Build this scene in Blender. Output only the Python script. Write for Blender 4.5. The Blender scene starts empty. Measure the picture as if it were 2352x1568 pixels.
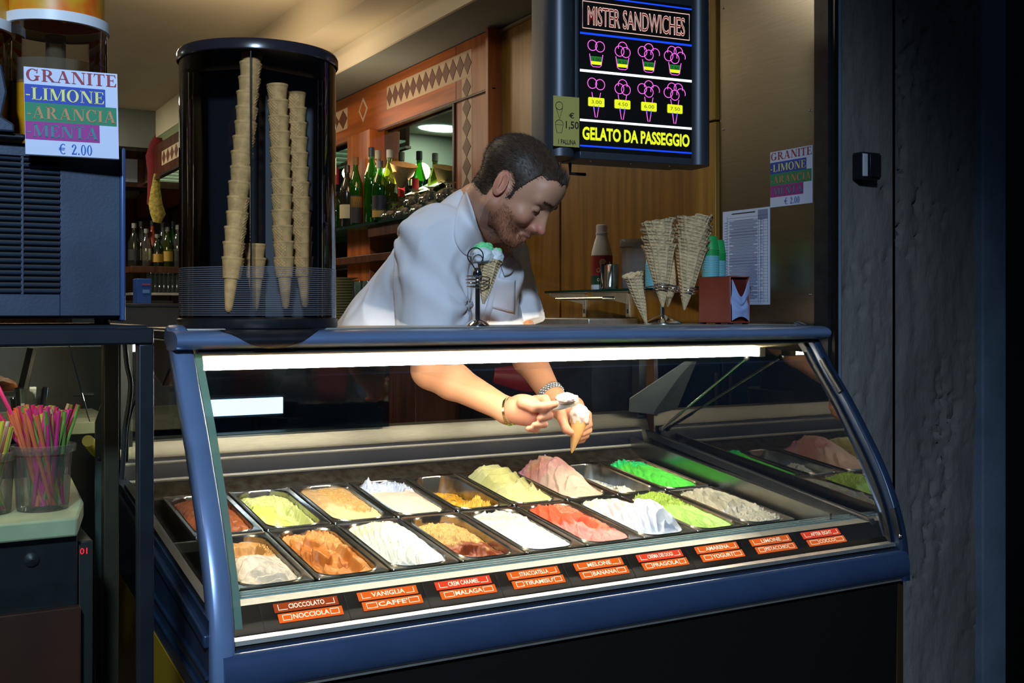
import bpy, math, random
import numpy as np
from mathutils import Vector, Matrix, noise as mnoise
R_ = math.radians
rnd = random.Random(7)
sc = bpy.context.scene
COL = sc.collection
# ------------------------------------------------------------------ camera, world, lights, exposure
E = 1.5                                   # eye height
YAW = R_(29.6)
FX = 2512.0
CF = Vector((math.sin(YAW), math.cos(YAW), 0)); CR = Vector((math.cos(YAW), -math.sin(YAW), 0))
cam = bpy.data.objects.new('camera', bpy.data.cameras.new('camera')); COL.objects.link(cam)
cam.location = (0, 0, E); cam.rotation_euler = (R_(90), 0, -YAW)
cam.data.sensor_width = 36; cam.data.lens = 36*FX/2352; cam.data.shift_y = -69/2352
cam.data.clip_start = .02; cam.data.clip_end = 200
sc.camera = cam
def P(px, py, X=None, Y=None, Z=None):
    """the point of the place seen at a pixel of the 2352x1568 photograph, on the plane X=, Y= or Z= (Z from eye level)"""
    d = CF + CR*((px-1176)/FX) + Vector((0, 0, (715-py)/FX))
    t = X/d.x if X is not None else Y/d.y if Y is not None else Z/d.z
    return Vector((d.x*t, d.y*t, E+d.z*t))
w = bpy.data.worlds.new('dusk'); sc.world = w; w.use_nodes = True
w.node_tree.nodes['Background'].inputs[0].default_value = (.22, .36, .62, 1)
w.node_tree.nodes['Background'].inputs[1].default_value = .03
sc.view_settings.view_transform = 'Standard'; sc.view_settings.look = 'None'
sc.view_settings.exposure = 0; sc.view_settings.gamma = 1; sc.view_settings.use_curve_mapping = False
sc.cycles.use_denoising = True
sc.cycles.max_bounces = 10; sc.cycles.transparent_max_bounces = 24; sc.cycles.glossy_bounces = 5
sc.cycles.sample_clamp_indirect = 4; sc.cycles.caustics_reflective = False; sc.cycles.caustics_refractive = False
def light(kind, name, loc, power, color, size=.1, size_y=None, target=None, spot=None, blend=.5):
    l = bpy.data.lights.new(name, kind); l.energy = power; l.color = color
    if kind == 'AREA':
        l.size = size
        if size_y: l.shape = 'RECTANGLE'; l.size_y = size_y
        else: l.shape = 'DISK'
    elif kind in ('POINT', 'SPOT'): l.shadow_soft_size = size
    if spot: l.spot_size = R_(spot); l.spot_blend = blend
    o = bpy.data.objects.new(name, l); COL.objects.link(o); o.location = loc
    if target is not None:
        o.rotation_euler = (Vector(target)-Vector(loc)).to_track_quat('-Z', 'Y').to_euler()
    return o
# the bluish street lamp up to the left, outside the shop
light('SPOT', 'street_light', (-1.0, -2.1, 3.75), 980, (.57, .76, 1.0), .2, target=(.95, 2.4, 1.15), spot=44, blend=1.0)
# ceiling light of the shop above the counter, and those further in
light('AREA', 'counter_ceiling_light', (1.0, 3.5, 3.02), 6, (1.0, .86, .66), .5, target=(1.3, 3.4, 0))
light('AREA', 'bar_ceiling_light', (.9, 6.2, 3.04), 24, (1.0, .74, .46), .5, target=(1.0, 6.2, 0))
light('AREA', 'far_ceiling_light', (.62, 8.55, 3.08), 30, (.95, .90, .70), .32, target=(.8, 8.7, 0))
light('AREA', 'cove_light', (1.6, 5.2, 2.5), 11, (1.0, .80, .56), .3, size_y=3, target=(1.9, 5.2, 3.1))

light('AREA', 'shop_fill_light', (-.8, 7.0, 1.0), 9, (.92, .92, .78), 2.4, target=(-.8, 7.0, 3.1))  # added unseen light, brightens the ceiling and its mirror image
light('AREA', 'straw_fill_light', (.10, 1.86, 1.43), .42, (1.0, .86, .62), .3, size_y=.04, target=(.10, 2.0, 1.1))  # added unseen light that brightens the straws behind the glass
# ------------------------------------------------------------------ helpers
class MB:
    def __init__(s): s.v = []; s.f = []
    def add(s, vs, fs):
        n = len(s.v); s.v += [tuple(a) for a in vs]; s.f += [tuple(i+n for i in f) for f in fs]; return s
    def box(s, x0, x1, y0, y1, z0, z1):
        return s.add([(x, y, z) for x in (x0, x1) for y in (y0, y1) for z in (z0, z1)],
                     [(0,1,3,2),(4,6,7,5),(0,4,5,1),(2,3,7,6),(0,2,6,4),(1,5,7,3)])
    def obox(s, M, sx, sy, sz):
        return s.add([M @ Vector((x*sx/2, y*sy/2, z*sz/2)) for x in (-1,1) for y in (-1,1) for z in (-1,1)],
                     [(0,1,3,2),(4,6,7,5),(0,4,5,1),(2,3,7,6),(0,2,6,4),(1,5,7,3)])
    def tube(s, path, r, n=8, closed=False, caps=True, flat=1.0, up=None):
        path = [Vector(p) for p in path]; m = len(path); rr = r if isinstance(r, (list, tuple)) else [r]*m
        vs = []; prev = None
        for i, p in enumerate(path):
            a = path[(i-1) % m] if (closed or i > 0) else p; b = path[(i+1) % m] if (closed or i < m-1) else p
            t = (b-a)
            t = t.normalized() if t.length > 1e-9 else Vector((0,0,1))
            if prev is None:
                ref = Vector(up) if up else (Vector((0,0,1)) if abs(t.z) < .9 else Vector((1,0,0)))
                nrm = (ref - t*ref.dot(t)).normalized()
            else: nrm = (prev - t*prev.dot(t)).normalized()
            prev = nrm; bn = t.cross(nrm)
            for k in range(n):
                an = 2*math.pi*k/n
                vs.append(p + (nrm*math.cos(an) + bn*math.sin(an)*flat)*rr[i])
        fs = []
        for i in range(m if closed else m-1):
            j = (i+1) % m
            for k in range(n):
                k2 = (k+1) % n; fs.append((i*n+k, i*n+k2, j*n+k2, j*n+k))
        if caps and not closed:
            fs.append(tuple(range(n-1, -1, -1))); fs.append(tuple((m-1)*n+k for k in range(n)))
        return s.add(vs, fs)
    def lathe(s, prof, c=(0,0,0), n=24, M=None, cap0=False, cap1=False):
        c = Vector(c); vs = []
        for r, z in prof:
            for k in range(n):
                a = 2*math.pi*k/n; p = Vector((r*math.cos(a), r*math.sin(a), z))
                vs.append(c + (M @ p if M else p))
        fs = [(i*n+k, i*n+(k+1) % n, (i+1)*n+(k+1) % n, (i+1)*n+k) for i in range(len(prof)-1) for k in range(n)]
        if cap0: fs.append(tuple(range(n-1, -1, -1)))
        if cap1: fs.append(tuple((len(prof)-1)*n+k for k in range(n)))
        return s.add(vs, fs)
    def prism(s, pts, vec):
        pts = [Vector(p) for p in pts]; vec = Vector(vec); n = len(pts)
        return s.add(pts+[p+vec for p in pts], [tuple(range(n-1, -1, -1)), tuple(range(n, 2*n))] +
                     [(i, (i+1) % n, n+(i+1) % n, n+i) for i in range(n)])
    def loft(s, loops, close=True, cap0=False, cap1=False):
        n = len(loops[0]); vs = [p for l in loops for p in l]
        fs = [(i*n+k, i*n+(k+1) % n, (i+1)*n+(k+1) % n, (i+1)*n+k) for i in range(len(loops)-1) for k in range(n if close else n-1)]
        if cap0: fs.append(tuple(range(n-1, -1, -1)))
        if cap1: fs.append(tuple((len(loops)-1)*n+k for k in range(n)))
        return s.add(vs, fs)
    def ball(s, c, r, n=12, m=8, sc=(1,1,1), M=None):
        prof = [(max(1e-4, math.sin(math.pi*i/m)), -math.cos(math.pi*i/m)) for i in range(m+1)]
        c = Vector(c); vs = []
        for a, z in prof:
            for k in range(n):
                t = 2*math.pi*k/n; p = Vector((a*math.cos(t)*sc[0], a*math.sin(t)*sc[1], z*sc[2]))*r
                vs.append(c+(M @ p if M else p))
        return s.add(vs, [(i*n+k, i*n+(k+1) % n, (i+1)*n+(k+1) % n, (i+1)*n+k) for i in range(m) for k in range(n)])
    def mesh(s, name, smooth=True, angle=38):
        me = bpy.data.meshes.new(name); me.from_pydata(s.v, [], s.f); me.update()
        if smooth:
            me.polygons.foreach_set('use_smooth', [True]*len(me.polygons))
            me.set_sharp_from_angle(angle=R_(angle))
        return me
def tag(o, label=None, cat=None, group=None, kind=None):
    if label: o['label'] = label
    if cat: o['category'] = cat
    if group: o['group'] = group
    if kind: o['kind'] = kind
    return o
def put_parent(o, parent):
    if parent is not None:
        o.parent = parent; o.matrix_parent_inverse = parent.matrix_basis.inverted()
def obj(name, mb, mat, parent=None, bevel=0, seg=2, smooth=True, angle=38, local=False):
    me = mb.mesh(name, smooth, angle) if isinstance(mb, MB) else mb
    o = bpy.data.objects.new(name, me); COL.objects.link(o)
    if mat is not None:
        me.materials.clear()
        for m_ in (mat if isinstance(mat, (list, tuple)) else [mat]): me.materials.append(m_)
    if local: o.parent = parent
    else: put_parent(o, parent)
    if bevel:
        b = o.modifiers.new('bevel', 'BEVEL'); b.width = bevel; b.segments = seg; b.limit_method = 'ANGLE'; b.angle_limit = R_(40)
        b.harden_normals = False
    return o
def thing(name, label, cat, loc=(0,0,0), rz=0, group=None):
    o = bpy.data.objects.new(name, None); COL.objects.link(o); o.empty_display_size = .05
    o.location = loc; o.rotation_euler = (0, 0, rz)
    o.matrix_basis = Matrix.Translation(Vector(loc)) @ Matrix.Rotation(rz, 4, 'Z')
    return tag(o, label, cat, group)
def struct(name, mb, mat, bevel=0, smooth=False, label=None):
    return tag(obj(name, mb, mat, None, bevel, smooth=smooth), label, None, None, 'structure')
def copy_tree(o, parent=None):
    c = o.copy(); COL.objects.link(c)
    if parent is not None: c.parent = parent
    for ch in list(o.children): copy_tree(ch, c)
    return c
def srgb(*c):
    return tuple((x/255/12.92 if x/255 <= .04045 else ((x/255+.055)/1.055)**2.4) for x in c)

def mat(name, col=(.5,.5,.5), rough=.5, metal=0, spec=.5, noise=0, nscale=20, bump=0, bscale=60, stretch=None, emit=None, estr=0,
        sss=0, coat=0, col2=None, wave=None, attr=None, detail=4, bdist=.002):
    m = bpy.data.materials.new(name); m.use_nodes = True; nt = m.node_tree; N = nt.nodes; L = nt.links
    b = N['Principled BSDF']; b.inputs['Base Color'].default_value = (*col, 1); b.inputs['Roughness'].default_value = rough
    b.inputs['Metallic'].default_value = metal; b.inputs['Specular IOR Level'].default_value = spec
    if sss:
        b.inputs['Subsurface Weight'].default_value = sss; b.inputs['Subsurface Radius'].default_value = (.012,.005,.003); b.inputs['Subsurface Scale'].default_value = 1.0
    if coat: b.inputs['Coat Weight'].default_value = coat; b.inputs['Coat Roughness'].default_value = .08
    if emit: b.inputs['Emission Color'].default_value = (*emit, 1); b.inputs['Emission Strength'].default_value = estr
    tc = None
    if noise or bump or wave or col2:
        tc = N.new('ShaderNodeTexCoord'); mp = N.new('ShaderNodeMapping'); L.new(tc.outputs['Object'], mp.inputs[0])
        if stretch: mp.inputs['Scale'].default_value = stretch
        vec = mp.outputs[0]
    if attr:
        a = N.new('ShaderNodeAttribute'); a.attribute_name = attr; L.new(a.outputs['Color'], b.inputs['Base Color'])
    if noise or col2:
        n = N.new('ShaderNodeTexNoise'); n.inputs['Scale'].default_value = nscale; n.inputs['Detail'].default_value = detail; L.new(vec, n.inputs['Vector'])
        mx = N.new('ShaderNodeMix'); mx.data_type = 'RGBA'
        c2 = col2 if col2 else tuple(max(0, x*(1-noise)) for x in col); c1 = col if col2 else tuple(min(1, x*(1+noise*.6)) for x in col)
        mx.inputs[6].default_value = (*c1, 1); mx.inputs[7].default_value = (*c2, 1)
        rmp = N.new('ShaderNodeValToRGB'); rmp.color_ramp.elements[0].position = .35; rmp.color_ramp.elements[1].position = .65
        L.new(n.outputs['Fac'], rmp.inputs[0]); L.new(rmp.outputs[0], mx.inputs[0]); L.new(mx.outputs[2], b.inputs['Base Color'])
    if bump:
        n2 = N.new('ShaderNodeTexNoise'); n2.inputs['Scale'].default_value = bscale; n2.inputs['Detail'].default_value = 5; L.new(vec, n2.inputs['Vector'])
        bp = N.new('ShaderNodeBump'); bp.inputs['Strength'].default_value = bump; bp.inputs['Distance'].default_value = bdist
        L.new(n2.outputs['Fac'], bp.inputs['Height']); L.new(bp.outputs[0], b.inputs['Normal'])
    return m
def glass(name, tint=(1,1,1), refl=1.0, rough=.0, body=0, bodycol=(.5,.5,.5), ior=1.5):
    """thin clear pane: what lies behind shows through, tinted, with a mirror-like share that grows at grazing angles"""
    m = bpy.data.materials.new(name); m.use_nodes = True; nt = m.node_tree; N = nt.nodes; L = nt.links
    for x in list(N): N.remove(x)
    out = N.new('ShaderNodeOutputMaterial'); tr = N.new('ShaderNodeBsdfTransparent'); tr.inputs[0].default_value = (*tint, 1)
    gl = N.new('ShaderNodeBsdfGlossy'); gl.inputs['Roughness'].default_value = rough; gl.inputs['Color'].default_value = (1,1,1,1)
    fr = N.new('ShaderNodeFresnel'); fr.inputs[0].default_value = ior
    mu = N.new('ShaderNodeMath'); mu.operation = 'MULTIPLY'; mu.use_clamp = True; mu.inputs[1].default_value = refl
    mx = N.new('ShaderNodeMixShader'); L.new(fr.outputs[0], mu.inputs[0]); L.new(mu.outputs[0], mx.inputs[0])
    src = tr.outputs[0]
    if body:
        df = N.new('ShaderNodeBsdfDiffuse'); df.inputs[0].default_value = (*bodycol, 1)
        tl = N.new('ShaderNodeBsdfTranslucent'); tl.inputs[0].default_value = (*bodycol, 1)
        m0 = N.new('ShaderNodeMixShader'); m0.inputs[0].default_value = .5; L.new(df.outputs[0], m0.inputs[1]); L.new(tl.outputs[0], m0.inputs[2])
        m1 = N.new('ShaderNodeMixShader'); m1.inputs[0].default_value = body; L.new(src, m1.inputs[1]); L.new(m0.outputs[0], m1.inputs[2]); src = m1.outputs[0]
    L.new(src, mx.inputs[1]); L.new(gl.outputs[0], mx.inputs[2]); L.new(mx.outputs[0], out.inputs[0])
    return m
def emis(name, col, s):
    m = bpy.data.materials.new(name); m.use_nodes = True; nt = m.node_tree
    for x in list(nt.nodes): nt.nodes.remove(x)
    o = nt.nodes.new('ShaderNodeOutputMaterial'); e = nt.nodes.new('ShaderNodeEmission'); e.inputs[0].default_value = (*col, 1); e.inputs[1].default_value = s
    nt.links.new(e.outputs[0], o.inputs[0]); return m
def wood(name, c1, c2, axis='z', scale=6, rough=.35):
    m = mat(name, c1, rough, spec=.4, col2=c2, nscale=scale, stretch=dict(z=(5,5,.35), y=(5,.35,5), x=(.35,5,5))[axis], bump=.15, bscale=18, detail=6)
    return m
M = {}
M['blue'] = mat('blue_enamel', srgb(108,132,170), .30, .25, coat=.35, noise=.08, nscale=9)
M['darkblue'] = mat('dark_blue_enamel', srgb(40,58,84), .33, .2, noise=.15, nscale=14)
M['bumper'] = mat('bumper_shaded_blue', srgb(58,78,112), .26, .2, coat=.5, noise=.08, nscale=9)  # rail blue darkened: shade of the front face put into the colour
M['steel'] = mat('brushed_steel', (.55,.54,.50), .26, 1, noise=.12, nscale=30, stretch=(1,30,30))
M['steely'] = mat('brushed_steel_wall', (.36,.33,.27), .27, 1, noise=.06, nscale=14, stretch=(20,.6,20))
M['chrome'] = mat('chrome', (.8,.8,.8), .08, 1)
M['alu'] = mat('aluminium_trim', (.62,.60,.54), .38, .8, noise=.1, nscale=40)
M['black'] = mat('black_plastic', (.012,.013,.016), .35, noise=.2, nscale=40)
M['blackp'] = mat('black_panel', (.010,.009,.008), .30)
M['dark'] = mat('dark_metal', (.02,.022,.026), .45, .3, noise=.3, nscale=30)
M['white'] = mat('white_plastic', srgb(215,220,225), .4)
M['paper'] = mat('white_paper', srgb(205,212,230), .7)
M['wood'] = wood('orange_cherry_wood', srgb(176,98,42), srgb(140,72,30))
M['woodh'] = wood('orange_cherry_wood_lying', srgb(184,100,44), srgb(150,78,32), 'y')
M['oak'] = wood('golden_veneer', srgb(160,118,42), srgb(128,90,26))
M['darkwood'] = wood('dark_brown_wood', srgb(90,52,34), srgb(60,34,22))
M['glassf'] = glass('case_front_glass', (.985,1,.99), .35)
M['glass'] = glass('clear_glass', (.95,1,.97), 1.0)
M['glassend'] = glass('grey_end_glass', (.45,.47,.42), 6.0, ior=1.5)
M['glassgreen'] = glass('green_glass_edge', (.35,.62,.50), .8, body=.45, bodycol=(.22,.45,.36))
M['glassrim'] = glass('pale_green_glass_rim', (.5,.7,.62), .6, body=.7, bodycol=(.30,.46,.40))
M['skirt'] = mat('yellow_panel', srgb(180,140,20), .5)
M['red'] = mat('red_vinyl', srgb(150,28,34), .4)
M['rubber'] = mat('black_rubber', (.008,.008,.009), .6)
# ------------------------------------------------------------------ room shell
XW = 2.4
M['plaster'] = mat('dark_rough_plaster', srgb(124,120,116), .85, noise=.25, nscale=3, bump=.9, bscale=14, bdist=.02, stretch=(1,1,.45))
M['plaster2'] = mat('grey_smooth_plaster', srgb(120,138,158), .8, noise=.2, nscale=5, bump=.4, bscale=30, bdist=.004)
M['ceil'] = mat('cream_ceiling_paint', srgb(205,190,160), .8, noise=.05, nscale=2)
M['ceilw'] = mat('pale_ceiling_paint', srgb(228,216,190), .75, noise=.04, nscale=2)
M['soff'] = mat('soffit_shade_grey', srgb(120,124,116), .8, noise=.06, nscale=2)  # grey has the shade under the soffit put into it
M['floor'] = mat('dark_stone_floor', srgb(70,66,60), .5, noise=.2, nscale=4)
M['farwall'] = mat('beige_wall_paint', srgb(170,150,120), .8, noise=.08, nscale=2)
M['farwood'] = wood('far_brown_panelling', srgb(120,70,32), srgb(90,52,24))
struct('floor', MB().box(-4, 6, -3, 16, -.1, 0), M['floor'])
struct('ceiling', MB().box(-4, 1.84, 2.4, 16, E+1.60, E+1.72), M['ceil'])
struct('trim_1', MB().box(1.84, 2.08, 2.4, 12, E+1.387, E+1.72), M['ceil'], label='tan stepped ceiling band above the bar wall')
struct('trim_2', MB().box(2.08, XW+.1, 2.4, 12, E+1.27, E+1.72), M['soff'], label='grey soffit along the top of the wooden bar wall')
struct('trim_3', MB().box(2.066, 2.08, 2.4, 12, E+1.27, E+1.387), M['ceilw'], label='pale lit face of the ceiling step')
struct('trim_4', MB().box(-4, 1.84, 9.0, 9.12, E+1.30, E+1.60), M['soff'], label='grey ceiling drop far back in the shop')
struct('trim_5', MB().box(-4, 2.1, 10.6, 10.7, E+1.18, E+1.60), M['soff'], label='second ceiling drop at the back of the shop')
struct('wall_back', MB().box(-4, 2.6, 12.6, 12.7, 0, 3.2), M['farwall'])
struct('wall_left', MB().box(-4.1, -4, 2.2, 13, 0, 3.3), M['farwall'])
struct('wall_right', MB().box(XW, XW+.15, 2.345, 12.7, 0, E+1.72), M['darkwood'])
# brown panelling on the far wall
pan = thing('wall_panelling', 'brown wooden panelling on the far wall behind the distant bottles', 'wall panelling', (1.6, 12.6, 0))
for i in range(9):
    obj('panel', MB().box(-1.5+i*.44, -1.5+i*.44+.43, 12.56, 12.6, 0, E+1.24), M['farwood'], pan, bevel=.004)
# plaster facade to the right, with grooves between slabs
fac = struct('wall_front', MB().box(2.44, 6, 2.36, 2.7, -.0, 4.2), M['rubber'])
def fpanel(x0, x1, y, m):
    n = obj('plaster_slab', MB().box(x0, x1, y, 2.365, 0, 4.2), m, fac, bevel=.006); return n
def fx(px, Y=2.33): return P(px, 700, Y=Y).x
struct('trim_6', MB().box(2.385, 2.40, 2.30, 2.36, 0, 4.2), M['blackp'], label='black metal door jamb beside the steel wall')
struct('trim_7', MB().box(fx(1893), fx(1908), 2.315, 2.37, 0, 4.2), M['dark'], label='dark grey strip of the shutter frame')
fpanel(fx(1910), fx(1932), 2.325, M['plaster2'])
def slab(x0, x1, y0, m, seed, amp):
    # rough slab: a displaced sheet in front of a box
    nx = int((x1-x0)/.012); nz = 200; mb = MB(); vs = []
    for j in range(nz+1):
        z = E-1.45+j*2.55/nz
        for i in range(nx+1):
            x = x0+(x1-x0)*i/nx
            q = Vector((x*9+seed, z*3.6, seed))
            f = mnoise.fractal(q, 1.0, 2.1, 4)
            c = abs(mnoise.noise(Vector((x*13+seed+2*f, z*3.2+1.6*f, 5.5))))
            crack = -amp*1.4*max(0, 1-c/.07)*max(0, min(1, 1.2*mnoise.noise(Vector((x*2.5, z*2+seed, 2)))+.45))
            hole = amp*.35*f
            e = min(1, min(i, nx-i)/1.5)
            vs.append((x, y0-(crack+hole)*e, z))
    fs = [(j*(nx+1)+i, j*(nx+1)+i+1, (j+1)*(nx+1)+i+1, (j+1)*(nx+1)+i) for j in range(nz) for i in range(nx)]
    mb.add(vs, fs); mb.box(x0, x1, y0+.012, 2.365, 0, E-1.45); mb.box(x0, x1, y0+.03, 2.365, E-1.45, 4.2); mb.box(x0, x1, y0+.012, 2.365, E+1.1, 4.2)
    obj('plaster_slab', mb, m, fac, angle=60)
slab(fx(1933), fx(2050), 2.33, M['plaster'], 3.1, .014)
slab(fx(2056), fx(2252), 2.33, M['plaster'], 8.7, .024)
fpanel(fx(2258, 2.30), fx(2312, 2.30), 2.30, M['plaster2'])
fpanel(fx(2316), 4.2, 2.34, M['blackp'])
sw = thing('door_bell_box', 'small black and white box fixed to the dark plaster facade', 'switch box', P(1992, 380, Y=2.30))
a = P(1972, 349, Y=2.30); b = P(2014, 414, Y=2.30)
obj('housing', MB().box(a.x, b.x, 2.285, 2.324, b.z, a.z), M['dark'], sw, bevel=.004)
obj('edge_strip', MB().box(a.x-.001, a.x+.018, 2.280, 2.286, b.z+.006, a.z-.006), M['white'], sw, bevel=.002)  # white strip along the left edge of the box
obj('button', MB().box(a.x+.026, b.x-.004, 2.279, 2.286, b.z+.006, a.z-.006), M['black'], sw, bevel=.002)

# ---- wooden panels on the right wall near the counter
def wy(px): return P(px, 700, X=XW).y
wp = thing('wood_wall_cladding', 'golden wooden wall panels behind the sign and the cone stand', 'wall cladding', (XW, 3.2, 0))
ys = [wy(1655), wy(1300)-.003, wy(1296)+.003, wy(1146)]
def wpanel(y0, y1, z0, z1, m=None, x=XW-.022): obj('panel', MB().box(x, XW, y0, y1, z0, z1), m or M['oak'], wp, bevel=.003)
wpanel(wy(1655), wy(1299), 0, E+.63); wpanel(wy(1655), wy(1299), E+.636, E+1.27)
wpanel(wy(1295), wy(1150), 0, E+.63); wpanel(wy(1295), wy(1150), E+.636, E+1.27)
sp = thing('steel_wall_panel', 'brushed stainless steel sheet on the wall by the doorway', 'wall panel', (XW, 2.6, 0))
obj('sheet', MB().box(XW-.012, XW, 2.36, wy(1660), 0, 4.2), M['steely'], sp, bevel=.001)
for zz in (.05, .6, 1.0):
    for yy in (2.40, wy(1668)):
        obj('screw', MB().ball((XW-.012, yy, E+zz), .004, 8, 5), M['chrome'], sp)
# ------------------------------------------------------------------ the gelato display case
XL, XR = .50, 2.28
PITCH = .1704
case = thing('gelato_display_case', 'long gelato display case with curved front glass and blue enamel frame', 'display case', (1.4, 2.5, 0))
def trayz(Y): return E-.524+(Y-2.56)*.1155
# arch outline (Y, z from eye)
ARCH = [(2.36,-.040),(2.325,-.052),(2.285,-.095),(2.243,-.153),(2.168,-.246),(2.112,-.325),(2.062,-.40),(2.022,-.475),(1.995,-.545),(1.980,-.61),(1.972,-.70)]
def smoothpath(pts, n=5):
    out = []
    for i in range(len(pts)-1):
        p0 = pts[max(i-1, 0)]; p1 = pts[i]; p2 = pts[i+1]; p3 = pts[min(i+2, len(pts)-1)]
        for k in range(n):
            t = k/n; out.append(tuple(.5*((2*p1[j])+(-p0[j]+p2[j])*t+(2*p0[j]-5*p1[j]+4*p2[j]-p3[j])*t*t+(-p0[j]+3*p1[j]-3*p2[j]+p3[j])*t**3) for j in range(len(p1))))
    out.append(pts[-1]); return out
arch = smoothpath(ARCH, 5)
def normals2(pts):
    r = []
    for i in range(len(pts)):
        a = pts[max(i-1, 0)]; b = pts[min(i+1, len(pts)-1)]; dy, dz = b[0]-a[0], b[1]-a[1]; L = math.hypot(dy, dz) or 1
        r.append((dz/L, -dy/L))          # outward (towards -Y, +z)
    return r
def rail(x0, x1, off0, off1, rnd_=.012, pts=arch):
    """a bar that follows the arch between two depths, rounded section"""
    ns = normals2(pts); loops = []
    cx, hw = (x0+x1)/2, (x1-x0)/2; co, ho = (off0+off1)/2, abs(off1-off0)/2
    for (y, z), (ny, nz) in zip(pts, ns):
        lp = []
        for k in range(16):
            a = 2*math.pi*k/16; s = abs(math.cos(a))**.5*(1 if math.cos(a) > 0 else -1); t = abs(math.sin(a))**.5*(1 if math.sin(a) > 0 else -1)
            o = co+ho*t; lp.append((cx+hw*s, y+ny*o, E+z+nz*o))
        loops.append(lp)
    return MB().loft(loops, True, True, True)
# left arch: a broad rounded tube; a thinner flange beside it
obj('arch_frame', rail(XL, XL+.045, -.035, .012), M['blue'], case)
obj('arch_frame', rail(XR, XR+.03, -.028, .012), M['darkblue'], case)
obj('arch_seal', rail(XR-.012, XR, -.035, -.012), M['rubber'], case)
for k0, k1 in ((14, 20), (38, 44)):
    obj('glass_clamp', rail(XR-.006, XR+.008, .0, .016, pts=arch[k0:k1]), M['dark'], case)
obj('clamp_screw', MB().ball((XR-.002, arch[43][0]-.016, E+arch[43][1]), .006, 10, 6), M['chrome'], case)
# top rail and top plate
tp = []
for k in range(12):
    a = math.pi*(.5+ k/11)      # front half round
    tp.append((2.285+.045*math.cos(a), E-.0605+.0195*math.sin(a)))
sec = tp+[(2.34, E-.080), (2.34, E-.041)]
obj('top_rail', MB().prism([(XL, y, z) for y, z in sec], (XR+.03-XL, 0, 0)), M['blue'], case)
obj('top_plate', MB().box(XL+.01, XR+.02, 2.33, 2.68, E-.060, E-.0415), M['darkblue'], case, bevel=.003)
obj('top_glass', MB().box(XL+.03, XR, 2.345, 2.67, E-.0415, E-.0370), M['alu'], case, bevel=.001)
obj('lamp_housing', MB().prism([(XL+.05, y, E+z) for y, z in ((2.31,-.081),(2.50,-.081),(2.50,-.098),(2.44,-.104),(2.40,-.104),(2.335,-.094))], (XR-XL-.06, 0, 0)), mat('cream_lamp_housing', srgb(214,200,160), .4), case)
obj('seal_strip', MB().box(XL+.05, XR, 2.272, 2.300, E-.088, E-.080), M['rubber'], case)
lampm = emis('fluorescent_tube', (1.0, .91, .74), 84)
obj('fluorescent_tube', MB().tube([(XL+.09, 2.42, E-.117), (XR-.09, 2.42, E-.117)], .0125, 14), lampm, case)
for xx in (XL+.08, XR-.08): obj('tube_holder', MB().box(xx-.012, xx+.012, 2.40, 2.44, E-.132, E-.10), M['white'], case, bevel=.003)
# front glass: one curved pane
gl = [(2.305,-.088),(2.262,-.14),(2.205,-.215),(2.150,-.295),(2.095,-.385),(2.050,-.465),(2.018,-.53),(1.998,-.585)]
glp = smoothpath(gl, 5)
mb = MB(); nsg = normals2(glp)
lo = [[(XL+.048, y, E+z), (XR-.004, y, E+z), (XR-.004, y+ny*-.005, E+z+nz*-.005), (XL+.048, y+ny*-.005, E+z+nz*-.005)] for (y, z), (ny, nz) in zip(glp, nsg)]
obj('front_glass', MB().loft(lo, True, True, True), M['glassf'], case)
mb = MB(); lo = [[(XL+.049, y+ny*.001, E+z+nz*.001), (XL+.064, y+ny*.001, E+z+nz*.001), (XL+.064, y-ny*.006, E+z-nz*.006), (XL+.049, y-ny*.006, E+z-nz*.006)] for (y, z), (ny, nz) in zip(glp, nsg)]
obj('glass_edge', mb.loft(lo, True, True, True), M['glassrim'], case)
# label strip, steel ledge, lower trims, bumper, black front
def xbar(name, yz, m, x0=XL+.045, x1=XR, bevel=0): return obj(name, MB().prism([(x0, y, E+z) for y, z in yz], (x1-x0, 0, 0)), m, case, bevel=bevel)
xbar('glass_ledge', ((2.125,-.548),(2.085,-.552),(2.085,-.558),(2.125,-.556)), mat('blue_green_glass_strip', srgb(120,160,165), .12, .0, coat=1))
for yy in (2.118, 2.104, 2.092): xbar('ledge_line', ((yy,-.5465-(2.125-yy)*.1),(yy-.002,-.5465-(2.125-yy)*.1),(yy-.002,-.551),(yy,-.551)), M['alu'])
xbar('ledge', ((2.085,-.553),(2.048,-.556),(2.048,-.566),(2.085,-.566)), M['alu'])
xbar('label_panel', ((2.048,-.556),(1.996,-.606),(1.996,-.622),(2.048,-.60)), M['blackp'])
xbar('lower_trim', ((2.004,-.600),(1.988,-.604),(1.986,-.612),(2.004,-.612)), M['alu'])
xbar('recess', ((2.02,-.612),(1.992,-.612),(1.992,-.635),(2.02,-.635)), M['rubber'])
bp = [(2.02,-.622)]+[(1.975-.022*math.cos(a), -.657+.037*math.sin(a)) for a in [math.pi/2-k*math.pi/10 for k in range(11)]]+[(2.02,-.694)]
xbar('bumper', bp, M['bumper'], XL+.02, XR+.015)
xbar('bumper_line', ((1.985,-.694),(1.968,-.694),(1.968,-.698),(1.985,-.698)), M['alu'], XL+.02, XR+.015)
xbar('front_panel', ((2.02,-.66),(1.985,-.698),(1.99,-1.42),(2.02,-1.42)), M['blackp'], XL+.03, XR+.01)
obj('side_corner', MB().box(XR-.0, XR+.03, 1.985, 2.04, .1, E-.70), mat('bronze_trim', (.10,.06,.03), .4, .6), case, bevel=.006)
for xx in (XL+.1, XR-.1):
    for yy in (2.1, 2.95): obj('leg', MB().lathe([(.025,0),(.025,.1)], (xx, yy, 0), 12, cap0=True, cap1=True), M['dark'], case)
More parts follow.
